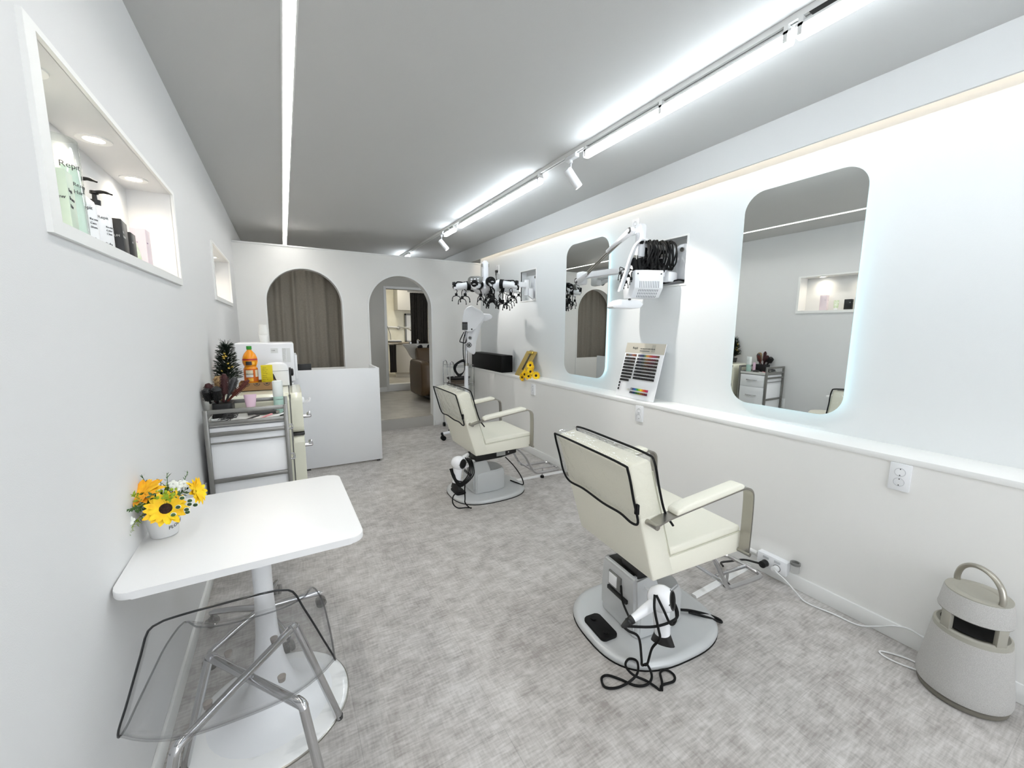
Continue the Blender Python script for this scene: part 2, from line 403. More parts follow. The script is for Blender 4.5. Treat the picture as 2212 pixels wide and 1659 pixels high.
# shampoo room shell, doorway to the laundry corner
DX0, DX1, DZ = 1.76, 2.62, 2.145
M_WALLI = mat('shampoo_room_paint', rgb(200, 198, 192), .8)
bm = bm_new(); wall_grid(bm, lambda a, b, d: (a, YI+d, b), (XL, 3.6), (0, ZC), [(DX0, DX1, .285, DZ, .12, True)], .12); struct('wall_far', bm, M_WALLI)
bm = bm_new(); wall_grid(bm, lambda a, b, d: (2.95+d, a, b), (YP+.12, YI), (0, ZC), [], .1); struct('wall_shampoo_right', bm, M_WALLI)
bm = bm_new(); t = .05
for a in ((DX0-t, DX0, ZI, DZ+t), (DX1, DX1+t, ZI, DZ+t), (DX0, DX1, DZ, DZ+t)): bx(bm, a[0], a[1], YI-.015, YI+.125, a[2], a[3], .003)
struct('door_1', bm, M_TRIM)
bm = bm_new(); bx(bm, XL, DX0-.05, YI-.012, YI, ZI, ZI+.09); struct('baseboard_far', bm, M_TRIM)
M_TILE = noisy('cream_tile', rgb(226, 222, 204), rgb(238, 235, 220), 3, .35)
bm = bm_new(); wall_grid(bm, lambda a, b, d: (a, 10.6+d, b), (1.2, 4.2), (.2, 2.7), [], .1); wall_grid(bm, lambda a, b, d: (1.2-d, a, b), (YI+.12, 10.6), (.2, 2.7), [], .1)
wall_grid(bm, lambda a, b, d: (4.2-d, a, b), (YI+.12, 10.6), (.2, 2.7), [], .1); struct('wall_laundry', bm, M_TILE)
bm = bm_new(); bx(bm, 1.2, 4.2, YI+.12, 10.6, 2.7, 2.75); struct('ceiling.001', bm, M_CEIL)
bm = bm_new(); tube(bm, [(1.2, 10.56, 1.42), (1.9, 10.56, 1.41), (2.3, 10.56, 1.43), (2.7, 10.56, 1.405), (3.1, 10.56, 1.43), (4.2, 10.56, 1.42)], .022, 8, 5); bx(bm, 1.2, 4.2, 10.5, 10.6, .98, 1.01); struct('trim_11', bm, M_TRIM)
bm = bm_new(); bx(bm, DX0-.05, DX1+.05, YI-.014, YI+.13, ZI+.002, .288, .003); struct('trim_12', bm, M_TRIM)

# ================================================================== LIGHTS OF THE PLACE
M_BAR = emis('cool_led', (.86, .94, 1.0, 1), E_BAR)
M_STRIPL = emis('neutral_led', (1.0, .98, .94, 1), E_STRIP)
# recessed linear ceiling light
o = thing('recessed_linear_light', 'long recessed white linear light running down the ceiling on the left', 'ceiling light', (.095, 2.5, ZC))
bm = bm_new()
for x in (.066, .117): bx(bm, x-.095, x+.007-.095, -4.6, 5.4, -.004, .045)
bx(bm, -.029, .029, -4.6, 5.4, .038, .048); obj('housing', bm, M_TRIM, o)
bm = bm_new()
for a, b in ((-4.6, -.71), (-.706, 1.3), (1.304, 5.4)): bx(bm, -.017, .017, a, b, .012, .034, .004)
obj('diffuser', bm, M_STRIPL, o)
# black track with linear bars and spotlights
o = thing('light_track', 'thin white light track with a dark slot on the ceiling, right of centre', 'track', (1.757, 2.5, ZC))
bm = bm_new(); bx(bm, -.018, -.004, -4.6, 5.4, -.024, 0); bx(bm, .004, .018, -4.6, 5.4, -.024, 0); obj('rail', bm, M_TRIM, o)
bm = bm_new(); bx(bm, -.004, .004, -4.6, 5.4, -.02, -.001); bx(bm, -.0175, .0175, -4.6, -1.62, -.0255, -.0242); obj('conductor_slot', bm, M_BLACK, o)
def bar(y0, y1, label, first=None):
    o = thing('linear_light_bar', label, 'track light', (1.757, y0, 2.499), 0, 'linear light bars hung from the track'); L = y1-y0
    bm = bm_new(); bx(bm, -.02, .02, 0, L, .022, .034, .003); obj('housing', bm, M_TRIM, o)
    bm = bm_new(); bx(bm, -.02, .02, .003, L-.003, -.014, .022, .008); obj('diffuser', bm, M_BAR, o)
    for y in (.02, L/2, L-.02):
        bm = bm_new(); bx(bm, -.022, .022, y-.008, y+.008, .02, .0515); bx(bm, -.022, -.020, y-.008, y+.008, -.01, .03); bx(bm, .020, .022, y-.008, y+.008, -.01, .03); obj('bracket', bm, M_TRIM, o)
bar(-1.5, -.28, 'lit linear bar hung from the ceiling track behind the viewer')
bar(-.275, .925, 'lit linear bar on the ceiling track, cut by the top edge of the photo')
bar(.935, 2.15, 'long lit linear bar on the track above the near styling chair')
bar(2.655, 4.25, 'lit linear bar on the track between the two spotlights')
bar(4.40, 4.72, 'short lit linear bar on the track just before the farther spotlight')
bar(6.3, 6.9, 'lit linear bar on the track beyond the arch partition')
def spot(y, label, aim, power, size=34, blend=.25):
    o = thing('track_spotlight', label, 'spotlight', (1.757, y, ZC-.024), 0, 'white spotlights on the track')
    bm = bm_new(); bx(bm, -.017, .017, -.07, .045, -.026, .0, .004); cyl(bm, (0, 0, -.024), (0, 0, -.045), .014); obj('adapter', bm, M_WHITE, o)
    bm = bm_new(); bx(bm, -.004, .004, -.008, .008, -.13, -.04, .002); obj('stem', bm, M_WHITE, o)
    p = Vector((0.012, 0, -.125)); d = (Vector(aim)-(o.location+p)).normalized(); a = p-d*.055; b = p+d*.085
    bm = bm_new(); tube(bm, [a, a+d*.004, b-d*.004, b], [.022, .029, .029, .028], 24); obj('lamp_head', bm, M_WHITE, o)
    bm = bm_new(); tube(bm, [b-d*.001, b+d*.001], [.022, .022], 24); obj('lens', bm, emis('spot_lens', (1, .96, .9, 1), 20), o)
    ld = bpy.data.lights.new('spot_beam', 'SPOT'); ld.energy = power; ld.spot_size = math.radians(size); ld.spot_blend = blend; ld.shadow_soft_size = .012; ld.color = (1, .97, .92)
    lo = bpy.data.objects.new('spot_beam', ld); COL.objects.link(lo); lo.parent = o; lo.location = b+d*.012; lo.rotation_euler = d.to_track_quat('-Z', 'Y').to_euler()
    return o
spot(2.30, 'white track spotlight nearer the viewer, beside the long lit bar', (2.576, 2.02, 1.35), 42, 62, .5)
spot(4.84, 'white track spotlight farther away, near the arch partition', (2.576, 4.40, 1.35), 34, 50, .2)
# cove light above the mirror wall
bm = bm_new(); bx(bm, 2.512, 2.568, YB+.02, YP-.02, 2.52, 2.53); o = obj('cove_light_strip', bm, emis('warm_led', (1, .86, .68, 1), E_COVE)); rebase(o, (2.54, 1.6, 2.52)); tag(o, 'warm glowing light strip tucked above the mirror wall', 'strip light')
# niche downlights
for (n, ys, lab) in ((N1, (1.53, 1.97, 2.39), 'near'), (N2, (4.1, 4.62), 'far')):
    for i, y in enumerate(ys):
        if lab == 'near': L = ['round downlight in the near wall niche, half cut off by its frame', 'round downlight in the near wall niche above the pump bottles', 'round downlight in the near wall niche above the black boxes'][i]
        else: L = ['round downlight in the small far wall niche, nearer the frame edge', 'round downlight in the small far wall niche, nearer the partition'][i]
        o = thing('recessed_downlight', L, 'downlight', (XL-.085, y, n[3]), 0, 'round downlights in the wall niches')
        bm = bm_new(); lathe(bm, [(.028, 0), (.028, -.003), (.046, -.004), (.047, 0)], 32, cap=False); obj('trim_ring', bm, M_TRIM, o)
        bm = bm_new(); lathe(bm, [(0, -.0025), (.028, -.0025)], 24, cap=False); obj('lens', bm, emis('niche_lens', (1, .97, .9, 1), 14), o)
        ld = bpy.data.lights.new('niche_beam', 'SPOT'); ld.energy = 4.0 if lab == 'near' else 6.5; ld.spot_size = math.radians(160); ld.spot_blend = 1; ld.shadow_soft_size = .02; ld.color = (1, .88, .70)
        lo = bpy.data.objects.new('niche_beam', ld); COL.objects.link(lo); lo.parent = o; lo.location = (0, 0, -.012)
# lamps beyond the partition
def ceil_lamp(loc, s, col, e, label):
    o = thing('ceiling_panel_light', label, 'ceiling light', loc)
    bm = bm_new(); bx(bm, -s-.01, s+.01, -s-.01, s+.01, -.02, 0, .004); obj('housing', bm, M_TRIM, o)
    bm = bm_new(); bx(bm, -s, s, -s, s, -.026, -.019); obj('diffuser', bm, emis('panel_%g' % e, col, e), o)
ceil_lamp((2.3, 9.4, 2.7), .2, (1, .93, .78, 1), 34, 'square panel light on the ceiling of the laundry corner')

# ================================================================== MIRROR WALL
def mirror(y0, y1, label):
    z0, z1 = .942, 2.222; w, h = y1-y0, z1-z0
    o = thing('wall_mirror', label, 'mirror', (2.535, (y0+y1)/2, z0), 0, 'backlit wall mirrors')
    P = rrect(w, h, .115, 10, 0, h/2)
    bm = bm_new(); prism(bm, P, .005, YZ(0)); g = obj('mirror_panel', bm, [M_MIRROR], o, ang=20)
    bm = bm_new(); Q = rrect(w-.07, h-.07, .09, 8, 0, h/2); prism(bm, Q, .034, YZ(.006)); obj('backing', bm, M_TRIM, o)
    bm = bm_new(); tube(bm, [(.022, y, z) for y, z in rrect(w-.062, h-.062, .09, 8, 0, h/2)], .004, 6, closed=True); obj('backlight', bm, emis('halo_led', (.55, .88, 1, 1), E_GLOW*6), o)
    return o
mirror(.93, 1.54, 'large backlit mirror above the ledge behind the near styling chair')
mirror(2.735, 3.345, 'backlit mirror above the ledge, between the colour chart and the sunflowers')

def outlet(loc, label, axis, w=.07, h=.12, n=2, double=False):
    "axis = outward normal sign along x"
    o = thing('wall_outlet', label, 'outlet', loc, 0 if axis < 0 else PI, 'white wall outlets')
    bm = bm_new(); prism(bm, rrect(w, h, .004, 3), .009, frameM((0, 0, 0), (0, 1, 0), (0, 0, 1), (-1, 0, 0)), bev=.0015); obj('cover_plate', bm, M_WHITE, o)
    for k in range(n):
        z = (k-(n-1)/2)*.045
        Mx = frameM((-.0088, 0, z), (0, 1, 0), (0, 0, 1), (-1, 0, 0))
        bm = bm_new(); lathe(bm, [(.0195, 0), (.0195, .001), (.017, .001), (.0155, -.004), (0, -.004)], 24, Mx, cap=False)
        f = obj('socket', bm, mat('socket_shade', rgb(202, 203, 206), .4), o)
        bm = bm_new()
        for a in (-.0095, .0095): lathe(bm, [(0, -.0035), (.003, -.0035)], 10, Mx @ Matrix.Translation((a, 0, 0)), cap=False)
        bx(bm, -.002, .002, .012, .016, -.004, .001, M=Mx); bx(bm, -.002, .002, -.016, -.012, -.004, .001, M=Mx); obj('socket_hole', bm, M_BLACK, f)
    return o
outlet((XR, .621, .755), 'white double wall outlet below the ledge, right of the near styling chair', -1, .072, .124)
outlet((XR, 2.13, .755), 'white double wall outlet below the colour chart', -1, .072, .124)
outlet((XR, 3.645, .737), 'white double wall outlet just below the sunflower bouquet', -1, .072, .122)
outlet((XB, 4.915, 2.185), 'white wall outlet with a black plug high up beside the far recess', -1, .072, .122)
outlet((XB, 2.475, 2.235), 'white outlet high on the wall above the perm machine, near the second mirror', -1, .072, .122)
outlet((XL, 2.66, .475), 'white double outlet on the left wall, seen in the near mirror', 1, .072, .122)
bm = bm_new(); tube(bm, [(XB-.03, 4.915, 2.155), (XB-.035, 4.91, 2.11), (XB-.02, 4.89, 2.0), (XB-.02, 4.7, 1.86), (XB-.03, 4.4, 1.80)], .004, 8, 5); cyl(bm, (XB-.007, 4.915, 2.165), (XB-.038, 4.915, 2.16), .018); cyl(bm, (XB-.03, 4.915, 2.165), (XB-.035, 4.912, 2.11), .010, .006)
o = obj('power_cord', bm, M_BLACK); rebase(o, (XB-.01, 4.915, 2.165)); tag(o, 'black plug and cord hanging from the high outlet beside the far recess', 'cord')

# ledge: black box, gold clipboard, sunflowers, colour chart
bm = bm_new(); bx(bm, XR+.006, XR+.165, 4.40, 5.32, .847, 1.062, .006); o = obj('black_box', bm, mat('matte_black', rgb(6, 6, 6), .5, spec=.15)); rebase(o, (XR+.08, 4.86, .847)); tag(o, 'long glossy black box lying on the far end of the ledge', 'box')
# clipboard leans against the wall
o = thing('clipboard', 'gold clipboard leaning on the wall behind the sunflower bouquet', 'clipboard', (XR+.045, 4.02, .847))
tl = Vector((.165, 0, .275)).normalized(); M = frameM((0, 0, 0), (-.0, -1, 0), tl)
bm = bm_new(); prism(bm, rrect(.23, .33, .012, 4, 0, .165), .003, M); obj('board', bm, M_GOLD, o)
bm = bm_new(); bx(bm, -.05, .05, .292, .322, .003, .015, .004, M=M); tube(bm, [(-.04, .315, .010), (-.03, .333, .012), (.03, .333, .012), (.04, .315, .010)], .003, 6, 4, M=M); obj('clip', bm, mat('bright_gold', rgb(205, 180, 90), .2, 1), o)
bm = bm_new(); bx(bm, -.012, .008, .08, .29, .0035, .012, .003, M=M); obj('pen', bm, M_DARK, o)

M_PET = noisy('sunflower_petal', rgb(250, 190, 10), rgb(255, 222, 20), 30, .6)
M_PETO = noisy('orange_petal', rgb(245, 160, 20), rgb(255, 205, 30), 30, .6)
M_SEED = noisy('sunflower_centre', rgb(28, 12, 8), rgb(62, 34, 20), 160, .9, bump=.5)
M_LEAF = noisy('leaf_green', rgb(34, 66, 28), rgb(74, 110, 46), 14, .55)
M_LEAFY = mat('lime_sprig', rgb(150, 175, 40), .6)
M_BLOS = mat('white_blossom', rgb(238, 240, 232), .6)
def petals(bm, R, n, l, w, lift, mi=0, off=0, rng=random):
    for k in range(n):
        a = 2*PI*(k+off)/n + rng.uniform(-.05, .05); L = l*rng.uniform(.88, 1.08); z0 = lift
        rows = ((R, .35), (R+L*.35, 1), (R+L*.7, .85), (R+L*.9, .42), (R+L, .03)); prev = None; dz = rng.uniform(-.12, .18)
        for i, (r, f) in enumerate(rows):
            t = (r-R)/L; z = z0 + L*(.22*math.sin(t*2.2)+dz*t*t)
            p = [bm.verts.new((r*math.cos(a)-s*w*f/2*math.sin(a), r*math.sin(a)+s*w*f/2*math.cos(a), z+(0 if s else -.12*w*f))) for s in (-1, 0, 1)]
            if prev:
                for j in (0, 1): bm.faces.new((prev[j], prev[j+1], p[j+1], p[j])).material_index = mi
            prev = p
def sunflower(name, parent, loc, nrm, R, pm=None, seed=True, label=None):
    z = Vector(nrm).normalized(); x = z.orthogonal().normalized(); M = frameM(loc, x, z.cross(x), z)
    bm = bm_new(); c = R*(.30 if seed else .1)
    petals(bm, c*.8, 15, R-c*.8, R*.34, -.001); petals(bm, c*.8, 13, (R-c)*.86, R*.32, R*.06, off=.5)
    for v in bm.verts: v.co = M @ v.co
    f = obj(name, bm, pm or M_PET, parent, ang=60)
    if seed:
        bm = bm_new(); lathe(bm, [(0, R*.12), (c*.6, R*.13), (c*.95, R*.07), (c*1.08, R*.0), (c*.8, -R*.04), (0, -R*.05)], 20, M); obj('flower_centre', bm, M_SEED, f)
    return f
o = thing('sunflower_bouquet', 'bunch of small yellow sunflowers lying on the ledge before the clipboard', 'flowers', (2.40, 3.80, .86))
for i, (dy, dz, dx, n) in enumerate(((.0, .105, .0, (-1, -.5, .3)), (.085, .03, -.01, (-1, .3, .2)), (.04, .0, -.05, (-1, -.35, .15)), (-.06, .04, -.035, (-1, -.6, .25)), (.06, -.035, -.07, (-1, -.1, -.1)), (-.045, -.01, -.05, (-1, -.5, -.1)), (-.12, .0, -.0, (-1, -1.2, .1)), (.02, .06, .03, (-1, -.1, .7)))):
    sunflower('sunflower', o, (dx+.005, dy, dz+.025), n, .05)
bm = bm_new()
for i in range(5): tube(bm, [(0.0, .05*i/3-.05, .02), (.06, .08, -.002+.004*i), (.11, .2+.01*i, .0+.004*i)], .003, 6, 4)
obj('stem', bm, M_LEAF, o)

# hair colour swatch chart
o = thing('hair_colour_chart', 'white hair colour swatch chart leaning on the ledge between the two mirrors', 'colour chart', (XR+.065, 2.262, .847))
W_, H_ = .40, .455
tl = Vector((.115, 0, .44)).normalized(); M = frameM((0, 0, 0), (0, -1, 0), tl)     # local x to the viewer's right, y up the board, +z away into the wall... flipped below
zN = M.to_3x3() @ Vector((0, 0, 1)); sg = -1 if zN.x > 0 else 1
bm = bm_new(); bx(bm, -W_/2, W_/2, 0, H_, -.003, .003, .001, M=M); obj('board', bm, M_WHITE, o)
bm = bm_new(); bx(bm, -W_/2, W_/2, H_-.085, H_-.0, sg*.003, sg*.0042, M=M); obj('header_panel', bm, mat('taupe_print', rgb(196, 190, 176), .3), o)
Mt = M @ Matrix.Translation((0, 0, sg*.005)) @ (Matrix.Identity(4) if sg > 0 else Matrix.Scale(-1, 4, (0, 0, 1)))
text('lettering', 'Repit', .026, Mt @ Matrix.Translation((-.125, H_-.05, 0)), M_INK, o)
text('lettering', '109 HEALTH CARE COLOR', .0125, Mt @ Matrix.Translation((-.045, H_-.05, 0)), M_DARK, o)
bm = bm_new(); bx(bm, -.045, .055, H_-.068, H_-.06, 0, .0006, M=Mt); obj('subtitle_bar', bm, M_GREY, o)
bm = bm_new()
for k in range(5): tube(bm, [(.075+.007*k, H_-.07, .0), (.078+.007*k, H_-.05, 0), (.073+.007*k, H_-.03, 0), (.077+.007*k, H_-.012, 0)], .0008, 4, 3, M=Mt)
obj('sprig_emblem', bm, M_GREY, o)
def swrow(x0, n, y, cols, tuft=True):
    ms = [mat('swatch_%d_%d_%d' % c, rgb(*c), .5) for c in cols]; bm = bm_new(); p = .0165
    for k in range(n):
        x = x0+k*p; mi = k % len(ms)
        if tuft: prism(bm, [(x+.001, y), (x+p-.001, y), (x+p-.004, y+.017), (x+.004, y+.017)], .006, Mt, mi=mi)
        else: bx(bm, x, x+p, y, y+.018, 0, .0008, M=Mt, mi=mi)
    obj('swatch_row', bm, ms, o)
GL = [(92, 70, 50), (110, 96, 80), (96, 110, 100), (120, 100, 120), (150, 110, 90), (140, 80, 60), (110, 70, 50)]
GR = [(100, 96, 92), (90, 80, 110), (70, 76, 120), (60, 80, 90), (110, 130, 90), (200, 150, 60), (210, 130, 60), (190, 90, 50), (180, 70, 60), (160, 60, 90), (150, 60, 80), (120, 60, 60), (100, 70, 50)]
def darker(cs, f, wash=0): return [tuple(int(max(6, v*f+wash)) for v in c) for c in cs]
x0, x1 = -W_/2+.018, -W_/2+.150; y = H_-.112
swrow(x0, 7, y, GL, False); swrow(x1, 13, y, GR, False)
for r, f in enumerate((.62, .5, .32, .2, .13, .1, .09)):
    y = H_-.140-.0262*r
    swrow(x0-.002*r*.3, 7, y, darker(GL, f*.6)); swrow(x1, 13, y, darker(GR, f))
y = H_-.140-.0262*7
swrow(x0-.004, 6, y, darker(GL, .1))
for k in range(3): swrow(x0-.006, 1, y-.026*(k+1), darker(GL, .08))
RB = [(150, 150, 150), (70, 80, 110), (40, 80, 170), (30, 140, 150), (60, 160, 60), (170, 200, 50), (240, 220, 40), (240, 150, 40), (220, 80, 40), (200, 40, 50), (170, 40, 100)]
swrow(-.05, 11, y-.105+.04, RB, False); swrow(-.05, 11, y-.105+.012, darker(RB, .55))
swrow(-.085, 2, y-.105+.03, [(225, 222, 214), (215, 214, 210)]); 

# power boxes, plugs and cables along the right skirting
o = thing('socket_box', 'white surface socket box with two switches on the skirting by the near chair', 'socket box', (XR, 1.085, .095), 0, 'socket boxes on the skirting')
bm = bm_new(); bx(bm, -.042, 0, -.078, .078, -.04, .04, .004); obj('housing', bm, M_WHITE, o)
for y in (.03, -.03):
    bm = bm_new(); bx(bm, -.0455, -.041, y-.016, y+.016, .016, .03, .002); obj('switch', bm, mat('clear_grey', rgb(200, 202, 205), .2), o)
    bm = bm_new(); lathe(bm, [(.02, 0), (.02, .002), (.017, .002), (.016, -.004), (0, -.004)], 24, frameM((-.042, y, -.012), (0, 1, 0), (0, 0, 1), (-1, 0, 0)), cap=False); obj('socket', bm, M_GREY, o)
bm = bm_new(); cyl(bm, (XR-.044, 1.115, .083), (XR-.078, 1.115, .083), .019); tube(bm, [(XR-.07, 1.115, .083), (XR-.078, 1.15, .078), (XR-.09, 1.21, .066), (XR-.11, 1.27, .03), (XR-.16, 1.30, .02), (XR-.19, 1.27, .022)], [.012, .010, .008]+[.006]*40, 8, 5)
o = obj('plug_cord', bm, M_BLACK); rebase(o, (XR-.05, 1.115, .083)); tag(o, 'black plug and short cord in the socket box beside the near footrest', 'plug')
bm = bm_new(); lathe(bm, [(.021, 0), (.021, .045), (.018, .046)], 24); o = thing('clear_cup', 'small clear cup with grey rim fixed beside the skirting socket box', 'cup', (XR-.024, .975, .10)); obj('cup_body', bm, M_CLEAR, o)
bm = bm_new(); lathe(bm, [(.022, .043), (.024, .044), (.024, .056), (.018, .057), (.017, .046)], 24); obj('rim', bm, M_GREY, o)
bm = bm_new(); cyl(bm, (XR-.044, 1.055, .083), (XR-.07, 1.055, .083), .017)
tube(bm, [(XR-.066, 1.055, .083), (XR-.085, 1.03, .083), (XR-.09, .99, .07), (XR-.08, .94, .03), (2.262, .88, .006), (2.285, .77, .006), (2.30, .68, .005), (2.325, .62, .03), (2.336, .56, .07), (2.338, .50, .085), (2.335, .42, .05), (2.330, .38, .03)], .0035, 8, 6)
o = obj('power_cord', bm, M_CABLE); rebase(o, (XR-.05, 1.055, .083)); tag(o, 'thin white cord running along the skirting from socket box to speaker', 'cord')
bm = bm_new(); tube(bm, [(2.20, .44, .005), (2.175, .50, .005), (2.172, .545, .005), (2.19, .562, .005), (2.215, .535, .005), (2.24, .49, .005), (2.25, .44, .005)], .0035, 8, 6)
o = obj('white_cord_loop', bm, M_CABLE); rebase(o, (2.19, .56, .005)); tag(o, 'loop of white cord on the floor in front of the speaker', 'cord')
o = thing('socket_box', 'white socket box with black plug on the skirting behind the far footrest', 'socket box', (XR, 2.83, .10), 0, 'socket boxes on the skirting')
bm = bm_new(); bx(bm, -.04, 0, -.09, .075, -.045, .045, .004); obj('housing', bm, M_WHITE, o)
bm = bm_new(); lathe(bm, [(.02, 0), (.02, .002), (.016, -.004), (0, -.004)], 24, frameM((-.04, -.0, .0), (0, 1, 0), (0, 0, 1), (-1, 0, 0)), cap=False); obj('socket', bm, M_GREY, o)
bm = bm_new(); cyl(bm, (XR-.042, 2.872, .115), (XR-.07, 2.872, .115), .017); tube(bm, [(XR-.066, 2.872, .115), (XR-.08, 2.85, .118), (XR-.085, 2.78, .11), (XR-.07, 2.70, .06), (XR-.06, 2.62, .012), (XR-.1, 2.5, .006)], .005, 8, 5)
o = obj('plug_cord', bm, M_BLACK); rebase(o, (XR-.05, 2.872, .115)); tag(o, 'black plug and cord in the socket box behind the far footrest', 'plug')
def trunking(x0, x1, y0, y1, label, z=0):
    bm = bm_new(); d = Vector((x1-x0, y1-y0, 0)); M = frameM((x0, y0, z), d, Vector((-d.y, d.x, 0)))
    prism(bm, [(-.018, 0), (.018, 0), (.012, .011), (-.012, .011)], d.length, frameM((x0, y0, z), Vector((-d.y, d.x, 0)), (0, 0, 1), d)); o = obj('floor_cable_cover', bm, M_TRIM); rebase(o, (x0, y0, z)); tag(o, label, 'cable cover', 'white cable covers on the floor')
trunking(1.80, 2.335, 1.20, 1.215, 'white cable cover strip on the floor in front of the near chair')
trunking(1.775, 2.335, 3.055, 3.03, 'white cable cover strip on the floor in front of the far chair')
bm = bm_new(); tube(bm, [(XR-.018, 1.175, .105), (XR-.018, 1.35, .105), (XR-.018, 1.95, .10), (XR-.018, 2.74, .10)], .011, 8); o = obj('cable_conduit', bm, M_TRIM); rebase(o, (XR-.018, 1.18, .105)); tag(o, 'thin white conduit along the right skirting behind the near chair', 'conduit')

# ================================================================== SPEAKER
o = thing('portable_speaker', 'round grey fabric speaker lantern with arched metal handle standing on the floor', 'speaker', (2.215, .325, 0), math.radians(-34))
M_FAB = noisy('grey_fabric', rgb(176, 174, 171), rgb(196, 194, 191), 520, .9, bump=.35, detail=2)
M_SPK = mat('stone_grey_plastic', rgb(160, 157, 146), .5)
bm = bm_new(); lathe(bm, [(.0, 0), (.105, 0), (.122, .006), (.124, .02), (.116, .026)], 48); obj('base', bm, mat('taupe_base', rgb(112, 108, 98), .4), o)
bm = bm_new(); lathe(bm, [(.112, .024), (.127, .03), (.130, .045), (.128, .07), (.104, .262), (.100, .266)], 56, cap=False); obj('lower_fabric', bm, M_FAB, o)
bm = bm_new(); lathe(bm, [(.104, .262), (.102, .278), (.095, .283), (.078, .280), (.05, .268), (0, .262)], 56, cap=False); obj('grille_rim', bm, M_SPK, o)
bm = bm_new(); lathe(bm, [(.0, .276), (.03, .285), (.068, .283), (.080, .2875), (.084, .287)], 40, cap=False); obj('woofer', bm, mat('woofer_black', rgb(8, 8, 8), .8), o)
for a in (0, 90, 180, 270):
    M = Matrix.Rotation(math.radians(a), 4, 'Z'); bm = bm_new(); prism(bm, [(.082, -.013), (.1, -.017), (.1, .017), (.082, .013)], .074, M @ Matrix.Translation((0, 0, .27)), bev=.002); obj('pillar', bm, M_SPK, o)
bm = bm_new(); lathe(bm, [(0, .330), (.05, .334), (.088, .340), (.098, .342)], 48, cap=False); obj('diffuser_cone', bm, M_SPK, o)
bm = bm_new(); lathe(bm, [(.095, .341), (.099, .345), (.0975, .351), (.089, .42), (.086, .424)], 56, cap=False); obj('upper_fabric', bm, M_FAB, o)
bm = bm_new(); lathe(bm, [(.087, .42), (.0865, .427), (.080, .430), (.058, .429), (.054, .426), (0, .426)], 48, cap=False); obj('top_plate', bm, M_SPK, o)
bm = bm_new(); P = [(0, -.078, .425), (0, -.079, .45), (0, -.068, .485), (0, -.040, .512), (0, 0, .522), (0, .040, .512), (0, .068, .485), (0, .079, .45), (0, .078, .425)]
tube(bm, P, .0085, 12, 5, sx=1.25, up=(1, 0, 0)); obj('handle', bm, mat('satin_nickel', rgb(176, 172, 162), .28, .9), o)

